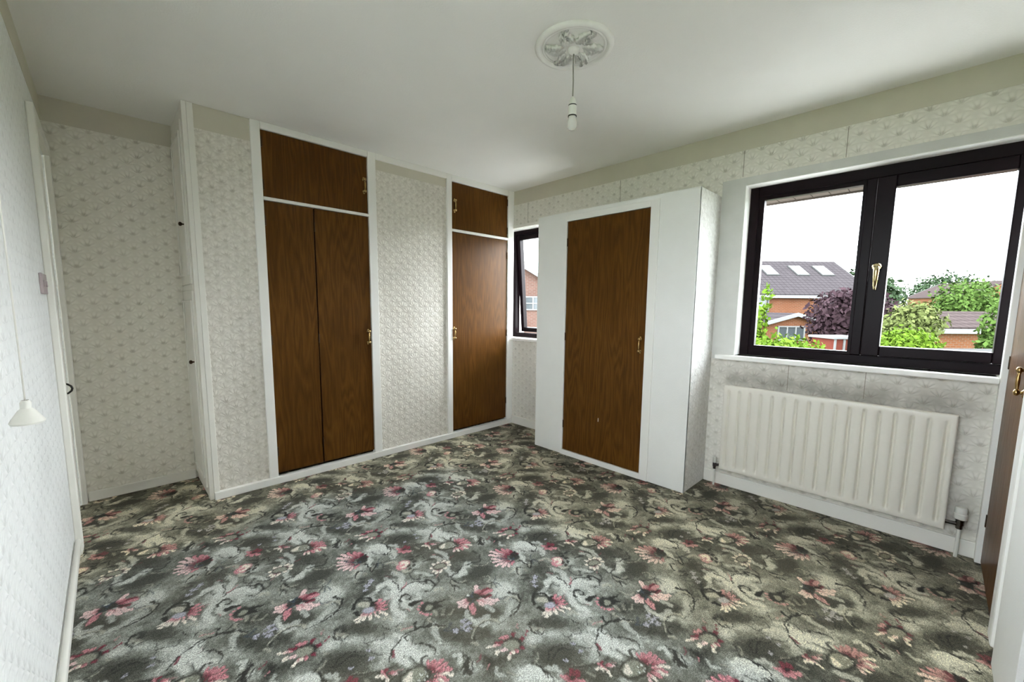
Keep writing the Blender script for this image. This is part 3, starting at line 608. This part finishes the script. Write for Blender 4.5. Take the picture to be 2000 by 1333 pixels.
d = box('door', 'wood', B, bx-.002, bx+.015, -1.648, -.963, .044, 1.877, bev=.0015, label='brown veneer cupboard door')
handle(d, (bx-.002, -1.616, .957), pi/2)
for z_ in (.26, .98, 1.72): hinge(d, bx-.006, -.966, z_)
MB().box(bx-.0035, bx-.0018, -1.30, -1.297, .345, .372).build('scratch', 'white', d)
# ------------------------------------------------------------------ cupboard front in the near corner
K = empty('corner_cupboard', (-1.0, YF+.02, 0), 'fitted cupboard front with brown doors in the corner beside the big window', 'cupboard')
box('post', 'white', K, -.055, -.001, YF+.004, -3.252, 0, H-.001, bev=.003)
d = box('door', 'wood', K, -.790, -.058, YF+.008, -3.272, .012, 2.02, bev=.0015, label='brown veneer cupboard door')
handle(d, (-.60, -3.272, .957), 0)
for z_ in (.22, .98, 1.8): MB().box(-.068, -.050, -3.275, -3.268, z_-.03, z_+.03, bev=.002).build('hinge', 'bronze', d)
box('door_casing', 'white', K, -.885, -.793, YF+.004, -3.250, .055, H-.001, bev=.009)
box('wall_panel', 'anaglypta', K, -1.30, -.888, YF+.004, -3.259, 0, H-.001, bev=.002)
box('header_panel', 'anaglypta', K, -.792, -.056, YF+.004, -3.259, 2.026, H-.001, bev=.002)
d = box('door', 'wood', K, -2.02, -1.303, YF+.008, -3.272, .012, 2.02, bev=.0015, label='brown veneer cupboard door')
handle(d, (-1.95, -3.272, .957), 0)
box('post', 'white', K, -2.09, -2.023, YF+.004, -3.255, 0, H-.001, bev=.003)
box('header_panel', 'anaglypta', K, -2.022, -1.301, YF+.004, -3.259, 2.026, H-.001, bev=.002)
# ------------------------------------------------------------------ windows
W1 = empty('window_1', (.13, -2.70, .9), 'wide dark rosewood framed window above the radiator', 'window', kind='structure')
fx0, fx1 = .100, .165
def bar(name, y0, y1, z0, z1, x0=fx0, x1=fx1, par=W1, bev=.004, mat='frame', **p): return box(name, mat, par, x0, x1, y0, y1, z0, z1, bev=bev, **p)
bar('frame_stile', -2.160, BW1, BZ0, BZ1); bar('frame_stile', BW0, -3.262, BZ0, BZ1)
bar('frame_rail', -3.262, -2.160, BZ0, .955); bar('frame_rail', -3.262, -2.160, 1.935, BZ1)
bar('mullion', -2.735, -2.690, .955, 1.935, x0=.097)
gb = MB()
gb.box(.110, .150, -2.690, -2.675, .955, 1.935).box(.110, .150, -2.190, -2.160, .955, 1.935).box(.110, .150, -2.675, -2.190, .955, .972).box(.110, .150, -2.675, -2.190, 1.912, 1.935)
gb.build('glazing_bead', 'frame', W1)
box('pane', 'glass', W1, .128, .132, -2.688, -2.175, .962, 1.925, bev=0)
sash = MB().box(.086, .150, -2.815, -2.737, .957, 1.933, bev=.004).box(.086, .150, -3.262, -3.228, .957, 1.933, bev=.004)
sash.box(.0865, .1495, -3.228, -2.815, .957, 1.012, bev=.004).box(.0865, .1495, -3.228, -2.815, 1.872, 1.933, bev=.004)
sa = sash.build('sash', 'frame', W1)
box('pane', 'glass', sa, .118, .122, -3.235, -2.812, 1.005, 1.88, bev=0)
hd = MB().lathe([(.021, 0), (.022, -.004), (.018, -.012), (.015, -.022), (.019, -.030), (.020, -.038), (.010, -.046)], (.086, -2.772, 1.450), 'X', 18)
hd.tube([(.050, -2.772, 1.450), (.046, -2.772, 1.425), (.048, -2.772, 1.38), (.054, -2.772, 1.325)], [.015, .0135, .011, .0075], 12)
hd.build('window_handle', plain('pale_brass', rgb(206, 190, 146), .22, .5, metal=1., var=.08, scale=60), sa, smooth=True, label='brass lever handle')
si = MB().box(-.048, .100, -3.252, -2.000, .875, .905, bev=.006)
si.build('window_sill', 'white', W1)
W2 = empty('window_2', (.13, -.27, .9), 'narrow dark framed window beside the wardrobe with its sash ajar', 'window', kind='structure')
bar('frame_stile', .055, SW1, SZ0, SZ1, par=W2); bar('frame_stile', SW0, -.595, SZ0, SZ1, par=W2)
bar('frame_rail', -.595, .055, SZ0, .945, par=W2); bar('frame_rail', -.595, .055, 1.945, SZ1, par=W2)
def tilt(mb, ang=radians(-5.0)):
    bmesh.ops.rotate(mb.b, verts=mb.b.verts, cent=(.13, 0, 1.94), matrix=Matrix.Rotation(ang, 3, 'Y')); return mb
s2 = tilt(MB().box(.105, .160, .012, .053, .950, 1.942, bev=.004).box(.105, .160, -.593, -.550, .950, 1.942, bev=.004).box(.1055, .1595, -.550, .012, .950, .995, bev=.004).box(.1055, .1595, -.550, .012, 1.895, 1.942, bev=.004)).build('sash', 'frame', W2)
tilt(MB().box(.130, .134, -.555, .016, .99, 1.90)).build('pane', 'glass', s2)
box('window_sill', 'white', W2, -.035, .100, -.651, -.002, .872, .899, bev=.005)
W3 = empty('added_fill_window', (XL-.07, -2.585, LZ0), 'dark framed window added out of view in the left wall to light the room', 'window', kind='structure')  # added light source, out of view
for a_ in (LW0, LW0+(LW1-LW0)/2-.03, LW1-.06): bar('frame_stile', a_, a_+.06, LZ0, LZ1, x0=XL-.10, x1=XL-.04, par=W3)
for z_ in (LZ0, LZ1-.06): 
    for a_ in (LW0+.06, LW0+(LW1-LW0)/2+.03): bar('frame_rail', a_, a_+(LW1-LW0)/2-.09, z_, z_+.06, x0=XL-.10, x1=XL-.04, par=W3)
for a_ in (LW0+.06, LW0+(LW1-LW0)/2+.03): box('pane', 'glass', W3, XL-.072, XL-.068, a_, a_+(LW1-LW0)/2-.09, LZ0+.06, LZ1-.06, bev=0)
box('window_sill', 'white', W3, XL-.04, XL+.03, LW0, LW1, LZ0-.03, LZ0, bev=.004)
# ------------------------------------------------------------------ radiator
RA = empty('radiator', (-.06, -2.61, .13), 'white ribbed panel radiator under the big window', 'radiator')
ya, yb, za, zb = -3.140, -2.087, .132, .710
ch = [-2.120-.0615*i for i in range(17)]; ch = [c_ + (-3.107 - ch[-1])*i/16 for i, c_ in enumerate(ch)]
ys = [ya, ya+.003, ya+.007]
for c_ in sorted(ch): ys += [c_-.0126, c_-.0095, c_-.0065, c_-.003, c_, c_+.003, c_+.0065, c_+.0095, c_+.0126]
ys += [yb-.007, yb-.003, yb]
zs = [za, za+.003, za+.007, za+.024, za+.030, za+.036, za+.044, za+.052] + [za+.052+(zb-za-.104)*k/6 for k in range(1, 6)] + [zb-.052, zb-.044, zb-.036, zb-.030, zb-.024, zb-.007, zb-.003, zb]
def hgt(y_, z_):
    dmin = min(abs(y_-c_) for c_ in ch); a_ = max(0., 1-dmin/.0125); a_ = a_*a_*(3-2*a_)
    e = min(z_-za, zb-z_); q = min(1., max(0., (e-.022)/.028)); q = q*q*(3-2*q)
    rim = min(y_-ya, yb-y_, z_-za, zb-z_)
    return -.089 + (.017*a_*q) + (.005*(1-min(1, rim/.007))**2)
mb = MB(); gv = [[mb.b.verts.new((hgt(y_, z_), y_, z_)) for z_ in zs] for y_ in ys]
for i in range(len(ys)-1):
    for j in range(len(zs)-1): mb.b.faces.new((gv[i][j], gv[i+1][j], gv[i+1][j+1], gv[i][j+1]))
bk = {}
def bv(i, j):
    if (i, j) not in bk: bk[(i, j)] = mb.b.verts.new((-.060, ys[i], zs[j]))
    return bk[(i, j)]
ni, nj = len(ys)-1, len(zs)-1
for i in range(ni):
    for j in (0, nj): mb.b.faces.new((gv[i][j], gv[i+1][j], bv(i+1, j), bv(i, j)))
for j in range(nj):
    for i in (0, ni): mb.b.faces.new((gv[i][j], gv[i][j+1], bv(i, j+1), bv(i, j)))
mb.b.faces.new([bv(i, 0) for i in range(ni)] + [bv(ni, j) for j in range(nj)] + [bv(i, nj) for i in range(ni, 0, -1)] + [bv(0, j) for j in range(nj, 0, -1)])
auto(mb.build('panel', 'rad', RA), 50)
for y_ in (-2.35, -2.88): box('bracket', 'rad', RA, -.062, -.0005, y_-.02, y_+.02, .2, .64)
# lockshield end
auto(MB().lathe([(.0065, 0), (.0065, .115)], (-.055, -2.050, 0), 'Z', 12).build('supply_pipe', 'plastic', RA))
v1 = auto(MB().lathe([(.009, 0), (.009, .016), (.012, .018), (.012, .040), (.008, .044)], (-.055, -2.050, .115), 'Z', 14).tube([(-.055, -2.050, .14), (-.062, -2.087, .155)], .009).build('valve', 'chrome', RA))
auto(MB().lathe([(.009, 0), (.013, .003), (.013, .036), (.011, .042)], (-.055, -2.050, .158), 'Z', 14).build('valve_cap', 'plastic', v1))
auto(MB().lathe([(.0075, 0), (.0075, .145)], (-.055, -3.190, 0), 'Z', 12).build('supply_pipe', 'plastic', RA))
v2 = auto(MB().lathe([(.010, 0), (.013, .003), (.013, .020), (.016, .022), (.016, .046), (.011, .05)], (-.055, -3.190, .145), 'Z', 16).tube([(-.055, -3.190, .17), (-.062, -3.140, .17)], .010).build('valve', 'chrome', RA))
th = auto(MB().lathe([(.015, 0), (.024, .006), (.0255, .030), (.022, .034), (.0225, .058), (.018, .064)], (-.055, -3.190, .193), 'Z', 20).build('valve_head', 'plastic', v2, label='white thermostatic head'))
# ------------------------------------------------------------------ ceiling rose and pendant
LX, LY = -1.452, -1.825
CR = empty('ceiling_rose', (LX, LY, H), 'white plaster ceiling rose with moulded leaves', 'ceiling rose')
pr = [(.170, 0), (.170, -.006), (.165, -.013), (.155, -.016), (.146, -.013), (.142, -.007), (.139, -.006), (.136, -.010), (.131, -.010), (.128, -.005), (.09, -.006), (.04, -.012), (.0, -.014)]
auto(MB().lathe(pr, (LX, LY, H), 'Z', 56, cap=False).build('medallion', 'ceil_rose', CR), 60)
def leaf(L, Wd, curl, seed):
    """one curling acanthus leaf in relief, lobed edge, tip turned sideways"""
    rl = random.Random(seed); mb = MB(); n = 14; rows = []; x = y = 0.; a_ = 0.; st = L/n
    for i in range(n+1):
        q = i/n; wv = Wd*(.25+.85*sin(pi*min(1., q**.7)))*(1+.30*sin(q*26+seed)); wv *= (1-.75*q**5)
        dx, dy = -sin(a_), cos(a_); hh = .006+.013*sin(pi*q**.8)+.007*q
        rows.append([mb.b.verts.new((x+dx*wv*k, y+dy*wv*k, -hh*g_)) for k, g_ in ((-1, .0), (-.62, .95+.1*rl.random()), (-.22, .35), (0, 1.05), (.22, .35), (.62, .9+.15*rl.random()), (1, .0))])
        x += cos(a_)*st; y += sin(a_)*st; a_ += curl*(.2+1.6*q*q)/n*2
    for p, r_ in zip(rows, rows[1:]):
        for k in range(6): mb.b.faces.new((p[k], p[k+1], r_[k+1], r_[k]))
    bmesh.ops.recalc_face_normals(mb.b, faces=mb.b.faces)
    bmesh.ops.solidify(mb.b, geom=mb.b.faces[:], thickness=.0012)
    me = bpy.data.meshes.new('leaf'); mb.b.to_mesh(me); mb.b.free(); me.materials.append(M['ceil_rose'])
    for p in me.polygons: p.use_smooth = True
    return me
LF = [leaf(.097, .015, .8, 1), leaf(.072, .010, -1.2, 2), leaf(.046, .009, 1.2, 3)]
for k in range(6):
    for me, r0, da, dz in ((LF[0], .034, 0, -.006), (LF[1], .046, .50, -.006), (LF[2], .088, .30, -.006)):
        a_ = 2*pi*k/6 + da + R.uniform(-.05, .05)
        o = bpy.data.objects.new('acanthus_leaf', me); COL.objects.link(o); o.parent = CR
        o.location = (r0*cos(a_), r0*sin(a_), dz); o.rotation_euler = (R.uniform(-.08, .08), 0, a_)
PN = empty('pendant_light', (LX, LY, H), 'bare bulb pendant on a thin cord below the ceiling rose', 'pendant light')
auto(MB().lathe([(.0, -.030), (.010, -.030), (.020, -.026), (.026, -.018), (.026, -.008)], (LX, LY, H), 'Z', 24, cap=False).build('rose_cover', 'ceil_rose', PN))
MB().tube([(LX, LY, H-.033), (LX-.0015, LY+.001, 2.27), (LX+.001, LY, 2.21), (LX, LY, 2.138)], .003, 8).build('cord', plain('grey_flex', rgb(150, 148, 140), .6, .3), PN, smooth=True)
lh = auto(MB().lathe([(.004, .0), (.010, -.006), (.0145, -.022), (.0165, -.036)], (LX, LY, 2.142), 'Z', 24).build('lampholder_cap', 'plastic', PN))
MB().lathe([(.0185, 0), (.0185, .004)], (LX, LY, 2.1025), 'Z', 24).build('ring', 'black', PN)
auto(MB().lathe([(.0185, 0), (.0185, .040)], (LX, LY, 2.0622), 'Z', 24).build('lampholder', 'plastic', PN))
MB().lathe([(.0195, 0), (.0195, .004)], (LX, LY, 2.058), 'Z', 24).build('ring', 'black', PN)
bu = auto(MB().lathe([(.0165, 0), (.0175, -.008), (.0215, -.024), (.0225, -.034), (.020, -.046), (.0125, -.055), (.0, -.058)], (LX, LY, 2.058), 'Z', 24, cap=False).build('bulb', 'bulb_glass', PN, label='clear glass bulb'))
MB().tube([(LX-.006, LY, 2.058), (LX-.007, LY, 2.030), (LX, LY, 2.024), (LX+.007, LY, 2.030), (LX+.006, LY, 2.058)], .0012, 6).build('filament', 'chrome', bu, smooth=True)
MB().lathe([(.014, 0), (.013, -.010)], (LX, LY, 2.0575), 'Z', 16).build('bulb_cap', 'plastic', bu)

# ================================================================== outside
GZ = -2.7
A0 = -YAW                                # the street opposite lies at this angle to the house
ex, ey = Vector((cos(A0), sin(A0), 0)), Vector((-sin(A0), cos(A0), 0))
def site(l, f, z=GZ): return Vector((-3, -3, 0)) + ex*l + ey*f + Vector((0, 0, z))
def brick(name, c, mortar, sc=1.):
    t = NT(name, 1., .0); v = t.co(); o = t.sep(v)
    n = t.n.new('ShaderNodeTexBrick'); t.put(n.inputs['Vector'], t.comb(t.ma('ADD', o[0], o[1]), o[2]))
    n.inputs['Color1'].default_value = tuple(c)+(1,); n.inputs['Color2'].default_value = tuple(x*.78 for x in c)+(1,); n.inputs['Mortar'].default_value = tuple(mortar)+(1,)
    n.inputs['Scale'].default_value = 1/.9*sc; n.inputs['Mortar Size'].default_value = .012; n.inputs['Brick Width'].default_value = .25; n.inputs['Row Height'].default_value = .085
    t.col(t.mix(t.ss(t.noise(v, 1.2, 3), .4, .7, 0, .25), n.outputs[0], tuple(x*.7 for x in c))); return t.m
def tiles(name, c, zf, rows=.30):
    t = NT(name, 1., .0); o = t.sep(t.co())
    r = t.ma('FRACT', t.ma('DIVIDE', o[2], rows*zf)); cidx = t.ma('FRACT', t.ma('DIVIDE', t.ma('ADD', o[0], 0.), .30))
    lip = t.ss(r, .25, .0); gr = t.ss(t.ma('ABSOLUTE', t.ma('SUBTRACT', cidx, .5)), .34, .5)
    f = t.ma('MAXIMUM', lip, t.ma('MULTIPLY', gr, .6))
    b_ = t.mix(t.noise(t.co(), 3, 3), tuple(x*.8 for x in c), tuple(x*1.2 for x in c))
    t.col(t.mix(t.ma('MULTIPLY', f, .75), b_, tuple(x*.25 for x in c))); return t.m
M['brick_o'] = brick('orange_brick', (.105, .038, .018), (.095, .065, .047))
M['brick_p'] = brick('pinkish_brick', (.085, .045, .036), (.085, .068, .058))
M['tiles'] = tiles('brown_roof_tiles', (.032, .028, .0295), .55)
M['tiles_r'] = tiles('reddish_roof_tiles', (.036, .028, .027), .45)
M['upvc'] = plain('white_outside_trim', (.12, .12, .12), .8, .05)
M['dark_pane'] = plain('dark_house_pane', (.03, .036, .04), .1, .5)
M['sky_pane'] = plain('bright_skylight_pane', (.16, .17, .175), .1, .5)
M['grass'] = plain('lawn_grass', (.07, .12, .03), .9, .1, var=.3, scale=3)
M['felt'] = plain('grey_roof_felt', (.045, .045, .044), 1., .0, var=.15, scale=3)
M['fence'] = plain('red_brown_fence_stain', (.075, .022, .016), .9, .0, var=.2, scale=4)
M['bark'] = plain('tree_bark', (.06, .045, .03), .9, .1, var=.2)
def leafm(name, c, c2):
    t = NT(name, .9, .04); n = t.noise(t.co(), 2.2, 3)
    oi = t.n.new('ShaderNodeNewGeometry')
    k = t.mix(t.ss(n, .35, .65), c, c2)
    t.col(t.mix(t.ma('MULTIPLY', oi.outputs['Random Per Island'], .55), k, tuple(x*1.7 for x in c2)))
    return t.m
M['lf_bright'] = leafm('bright_green_leaves', (0.0275, 0.0550, 0.0033), (0.0495, 0.0825, 0.0083))
M['lf_mid'] = leafm('mid_green_leaves', (0.0192, 0.0357, 0.0069), (0.0357, 0.0605, 0.0138))
M['lf_yellow'] = leafm('yellow_green_leaves', (0.0385, 0.0467, 0.0138), (0.0605, 0.0715, 0.0248))
M['lf_dark'] = leafm('dark_green_leaves', (0.0124, 0.0207, 0.0097), (0.0207, 0.0330, 0.0165))
M['lf_copper'] = leafm('copper_purple_leaves', (0.0124, 0.0069, 0.0088), (0.0234, 0.0138, 0.0165))
struct('added_bounce_slab', plain('pale_bounce_surface', (.42, .41, .39), .9, .1, var=.12, scale=2), MB().box(.45, 13, -14, 14, GZ, GZ+.02).box(-12, XL-.3, -14, 14, GZ, GZ+.02), 'pale paving unseen below the house, added to bounce daylight upward', 'reflector')  # pale surface added out of sight to throw daylight up to the ceiling
struct('ground', 'grass', MB().box(-120, 160, -120, 120, GZ-.2, GZ), 'green lawn of the gardens below the window', 'lawn')
# own eaves over the window
EV = empty('roof_eaves', (.5, -2.3, 2.0), 'boarded eaves soffit outside the big window', 'eaves')
for i in range(8):
    y1 = -1.93 - i*.102
    box('soffit_board', plain('soffit_board_paint_%d' % i, (.075, .062, .055), .9, .0) if i == 0 else EV.children[0].data.materials[0], EV, .285, .70, y1-.098, y1, 2.012+.0, 2.03, bev=.002)
box('fascia', EV.children[0].data.materials[0], EV, .70, .72, -2.745, -1.93, 2.0, 2.14)
def hwin(par, x0, x1, y, z0, z1, nx, nz=1, depth=.08):
    """white framed window on a wall facing -y in the building's own frame"""
    mb = MB(); t_ = .06
    mb.box(x0, x1, y-depth, y, z0, z0+t_).box(x0, x1, y-depth, y, z1-t_, z1)
    for i in range(nx+1):
        xx = x0 + (x1-x0-t_)*i/nx; mb.box(xx, xx+t_, y-depth, y, z0+t_, z1-t_)
    if nz > 1:
        for j in range(1, nz): zz = z0+(z1-z0)*j/nz; mb.box(x0+t_, x1-t_, y-depth*.9, y, zz-.025, zz+.025)
    f = mb.build('window', 'upvc', par, local=True)
    for i in range(nx):
        xa, xb = x0+t_+(x1-x0-t_)*i/nx, x0+(x1-x0-t_)*(i+1)/nx
        MB().box(xa, xb, y-.03, y-.005, z0+t_, z1-t_).build('pane', 'dark_pane', f, local=True)
    return f
def gable_house(name, loc, rz, wx, dy, ze, zr, label, wallm, roofm, ridge='x', over=.25, barge=True, cat='house'):
    """box house in its own frame: x 0..wx, y 0..dy, eave height ze, ridge height zr"""
    h = empty(name, loc, label, cat, rz=rz)
    if ridge == 'x':
        MB().poly([(0, 0, 0), (0, dy, 0), (0, dy, ze), (0, dy/2, zr), (0, 0, ze)], (wx, 0, 0)).build('wall', wallm, h, local=True)
        n = (zr-ze)/(dy/2); o = over
        MB().poly([(-o, -o, ze-n*o+.03), (-o, dy/2, zr+.03), (-o, dy+o, ze-n*o+.03), (-o, dy+o, ze-n*o+.13), (-o, dy/2, zr+.13), (-o, -o, ze-n*o+.13)], (wx+2*o, 0, 0)).build('roof', roofm, h, local=True)
        MB().box(-o, wx+o, -o-.06, -o-.01, ze-n*o-.12, ze-n*o+.06).build('gutter', 'upvc', h, local=True)
        if barge:
            MB().poly([(wx+o+.005, -o, ze-n*o-.03), (wx+o+.005, dy/2, zr-.03), (wx+o+.005, dy+o, ze-n*o-.03), (wx+o+.005, dy+o, ze-n*o+.15), (wx+o+.005, dy/2, zr+.15), (wx+o+.005, -o, ze-n*o+.15)], (.03, 0, 0)).build('bargeboard', 'upvc', h, local=True)
    else:
        MB().poly([(0, 0, 0), (wx, 0, 0), (wx, 0, ze), (wx/2, 0, zr), (0, 0, ze)], (0, dy, 0)).build('wall', wallm, h, local=True)
        n = (zr-ze)/(wx/2); o = over
        pr_ = [(-o, -o, ze-n*o+.03), (wx/2, -o, zr+.03), (wx+o, -o, ze-n*o+.03), (wx+o, -o, ze-n*o+.13), (wx/2, -o, zr+.13), (-o, -o, ze-n*o+.13)]
        MB().poly(pr_, (0, dy+o, 0)).build('roof', roofm, h, local=True)
        MB().poly([(x_, -o-.04, z_ + (-.08 if i < 3 else .02)) for i, (x_, y_, z_) in enumerate(pr_)], (0, .035, 0)).build('bargeboard', 'upvc', h, local=True)
    return h
# house opposite: two storeys, three roof windows
h1 = gable_house('brick_house', site(13.0, 25.8), A0, 9.6, 7.0, 4.86, 7.1, 'two storey orange brick house with three skylights in its brown roof', 'brick_o', 'tiles')
n1 = (7.1-4.86)/3.5
for lx in (4.62, 6.62, 8.25):
    def rz_(yy): return 4.86+n1*yy+.14
    y0, y1 = 1.75, 2.75
    f = MB().poly([(lx-.42, y0-.05, rz_(y0-.05)), (lx+.42, y0-.05, rz_(y0-.05)), (lx+.42, y1+.05, rz_(y1+.05)), (lx-.42, y1+.05, rz_(y1+.05))], (0, -.02, .06)).build('skylight', 'felt', h1, local=True)
    MB().poly([(lx-.36, y0, rz_(y0)+.05), (lx+.36, y0, rz_(y0)+.05), (lx+.36, y1, rz_(y1)+.05), (lx-.36, y1, rz_(y1)+.05)], (0, -.01, .03)).build('pane', 'sky_pane', f, local=True)
hwin(h1, 1.9, 3.35, 0, 3.5, 4.7, 2); hwin(h1, 7.0, 8.3, 0, 3.5, 4.7, 2)
# single storey extension in front of it
h2 = gable_house('house_extension', site(13.85, 21.9), A0, 2.95, 3.6, 3.15, 3.58, 'low orange brick extension with white bargeboards and window', 'brick_o', 'tiles', ridge='y', cat='building')
hwin(h2, .62, 2.05, 0, 2.25, 3.02, 3)
# brick gable seen through the narrow window
h3 = gable_house('gable_house', site(-4.3, 20.1), A0, 7.6, 8, 4.35, 6.6, 'pinkish brick gable house with white verge and white window', 'brick_p', 'tiles_r', ridge='y')
hwin(h3, 4.85, 6.1, 0, 3.75, 4.42, 3, 2)
# far house with a sloping verge
h4 = gable_house('far_house', (84.9+4.2*cos(radians(-50)), -3.0+4.2*sin(radians(-50)), GZ), radians(130), 8.4, 9, 5.65, 7.6, 'distant brick house with grey brown roof among the trees', 'brick_o', 'tiles_r', ridge='y')
# garage
h5 = gable_house('garage', site(16.9, 16.3), A0, 6.2, 3.4, 3.2, 3.75, 'low garage with brown tiled roof and white fascia behind the bushes', 'brick_o', 'tiles_r', over=.2, cat='garage')
# flat roof close to the house
fr_ = empty('flat_roof_outbuilding', site(7.3, 6.75), 'low outbuilding with a pale grey flat roof', 'outbuilding', rz=A0)
MB().box(-.55, 3.2, .05, .55, 0, 3.14).build('wall', 'brick_o', fr_, local=True); MB().box(-.62, 3.3, 0, .6, 3.14, 3.24, bev=.02).build('roof', 'felt', fr_, local=True)
# fence and shed
fe = empty('garden_fence', site(9.6, 14.9), 'red brown boarded garden fence behind the hedge', 'fence', rz=A0)
fb = MB().box(0, .15, 0, .02, .05, 2.62, bev=.004).build('fence_board', 'fence', fe, local=True)
for i in range(1, 20):
    o = fb.copy(); COL.objects.link(o); o.parent = fe; o.location = (i*.16, 0, R.uniform(-.02, .02))
for z_ in (.5, 2.2): MB().box(0, 3.2, .02, .06, z_, z_+.08).build('fence_rail', 'fence', fe, local=True)
sd = empty('garden_shed', site(10.02, 12.5), 'small red brown garden shed with white posts beside the purple tree', 'shed', rz=A0)
MB().box(0, .95, 0, .9, 0, 3.02).build('wall', 'fence', sd, local=True)
MB().box(-.08, 1.03, -.08, .98, 3.02, 3.09, bev=.01).build('roof', 'upvc', sd, local=True)
for x_ in (.0, .28, .60, .88): MB().box(x_, x_+.06, -.03, -.005, .1, 3.02).build('post', 'upvc', sd, local=True)
# plants: each crown is a cloud of separate leaf blades round its own stems
def crown(name, mat, blobs, n, size, seed, label, cat, loc, trunk=None):
    rng = np.random.default_rng(seed); root = empty(name, loc, label, cat)
    vol = np.array([b_[3]*b_[4]*b_[5] for b_ in blobs]); pk = rng.choice(len(blobs), n, p=vol/vol.sum())
    B_ = np.array(blobs)[pk]
    d = rng.normal(size=(n, 3)); d /= np.linalg.norm(d, axis=1)[:, None]
    rr = rng.random(n)**.33*.35+.68; rr *= 1+.16*rng.normal(size=n)
    c = B_[:, :3] + d*rr[:, None]*B_[:, 3:6]
    nn = d + .7*rng.normal(size=(n, 3)); nn /= np.linalg.norm(nn, axis=1)[:, None]
    a = np.cross(nn, rng.normal(size=(n, 3))); a /= np.linalg.norm(a, axis=1)[:, None]; b = np.cross(nn, a)
    L = size*(.6+.8*rng.random(n))[:, None]; Wd = L*.55
    v = np.stack([c-a*L, c+b*Wd, c+a*L, c-b*Wd], 1).reshape(-1, 3)
    me = bpy.data.meshes.new('foliage'); me.vertices.add(4*n); me.vertices.foreach_set('co', v.astype(np.float32).ravel())
    me.loops.add(4*n); me.loops.foreach_set('vertex_index', np.arange(4*n)); me.polygons.add(n); me.polygons.foreach_set('loop_start', np.arange(0, 4*n, 4))
    me.update(calc_edges=True); me.materials.append(M[mat])
    o = bpy.data.objects.new('foliage', me); COL.objects.link(o); o.parent = root; o['kind'] = 'stuff'
    top = max(b_[2] for b_ in blobs); r_ = trunk or .1
    mb = MB().tube([(0, 0, 0), (.05*r_, 0, top*.4), (0, .3*r_, top)], [r_, r_*.8, r_*.4], 8)
    for b_ in blobs: mb.tube([(0, 0, top*.35), (b_[0]*.6, b_[1]*.6, top*.35+(b_[2]-top*.35)*.6), (b_[0], b_[1], b_[2])], [r_*.5, r_*.35, r_*.15], 6)
    mb.build('trunk', 'bark', root, local=True)
    return root
Z = -GZ
crown('copper_tree', 'lf_copper', [(0, 0, Z+1.05, .98, .98, .8), (.7, -.6, Z+.8, .9, .9, .9), (-.2, .25, Z+.45, .8, .8, .7), (.45, -.45, Z+1.45, .7, .7, .55)], 5200, .10, 1, 'dark purple leaved tree in front of the brick house', 'tree', site(12.85, 15.7), .12)
crown('young_tree', 'lf_bright', [(0, 0, Z+.75, .30, .30, .6), (-.15, .15, Z+.1, .42, .42, .7), (.22, -.2, Z+1.5, .14, .14, .42)], 1300, .075, 2, 'slender yellow green young tree against the brick house', 'tree', site(7.28, 12.0), .05)
crown('hedge', 'lf_bright', [(-1.2, 0, Z+.20, .9, .5, .48), (0, 0, Z+.12, 1.0, .5, .45), (1.1, 0, Z-.10, .9, .5, .42), (2.0, 0, Z-.22, .8, .5, .4)], 9000, .05, 3, 'bright green hedge below the left window pane', 'hedge', site(5.6, 8.0), .05)
crown('background_tree', 'lf_dark', [(0, 0, Z+4.5, 4.5, 4.5, 3.2), (-3.2, 2, Z+3.4, 3.5, 3.5, 2.6), (4, -2, Z+3.8, 3.8, 3.8, 2.6)], 5200, .30, 4, 'large dark green tree rising behind the distant house', 'tree', site(82.5, 78), .5)
crown('background_tree.001', 'lf_dark', [(0, 0, Z+3.4, 3.0, 3.0, 2.6), (-2, 1, Z+2.6, 2.6, 2.6, 2.4)], 2600, .30, 5, 'dark green tree just past the mullion beyond the rooftops', 'tree', site(68.5, 76), .4)
crown('background_tree.002', 'lf_dark', [(0, 0, Z+3.0, 3.2, 3.2, 2.4), (2.4, -1, Z+2.6, 2.6, 2.6, 2.2)], 2400, .28, 6, 'dark green tree far beyond the garage', 'tree', site(72.5, 62), .4)
crown('background_tree.003', 'lf_dark', [(0, 0, Z+2.6, 2.4, 2.4, 2.2), (1.6, -1.2, Z+2.0, 2.0, 2.0, 1.8)], 2200, .24, 7, 'green tree behind the gable of the brick house', 'tree', site(34.5, 41), .3)
crown('lime_tree', 'lf_mid', [(0, 0, Z+1.7, 1.2, 1.2, 1.0), (-.8, .4, Z+1.2, .9, .9, .9), (.9, -.2, Z+1.2, 1.0, 1.0, .9), (0, 0, Z+.4, 1.4, 1.2, .9)], 5200, .10, 8, 'full green tree behind the garage', 'tree', site(24.0, 21.6), .14)
crown('variegated_tree', 'lf_yellow', [(0, 0, Z+.80, .58, .58, .52), (-.36, .16, Z+.45, .50, .50, .46), (.34, -.08, Z+.98, .42, .42, .42), (.22, 0, Z+.4, .48, .48, .40)], 4200, .065, 9, 'pale yellow green tree beside the garage', 'tree', site(11.42, 11.6), .08)
crown('round_bush', 'lf_bright', [(0, 0, Z+.25, .72, .6, .46), (-.5, .1, Z+.15, .5, .5, .42)], 3600, .05, 10, 'rounded bright green bush in front of the garage', 'bush', site(9.75, 10.0), .05)
crown('garden_shrub', 'lf_mid', [(0, 0, Z+.85, .24, .24, .5), (.1, -.1, Z+.3, .34, .34, .6), (-.22, .1, Z+.15, .26, .26, .4)], 1700, .06, 11, 'tall loose green shrub at the edge of the right window pane', 'shrub', site(11.15, 9.35), .05)
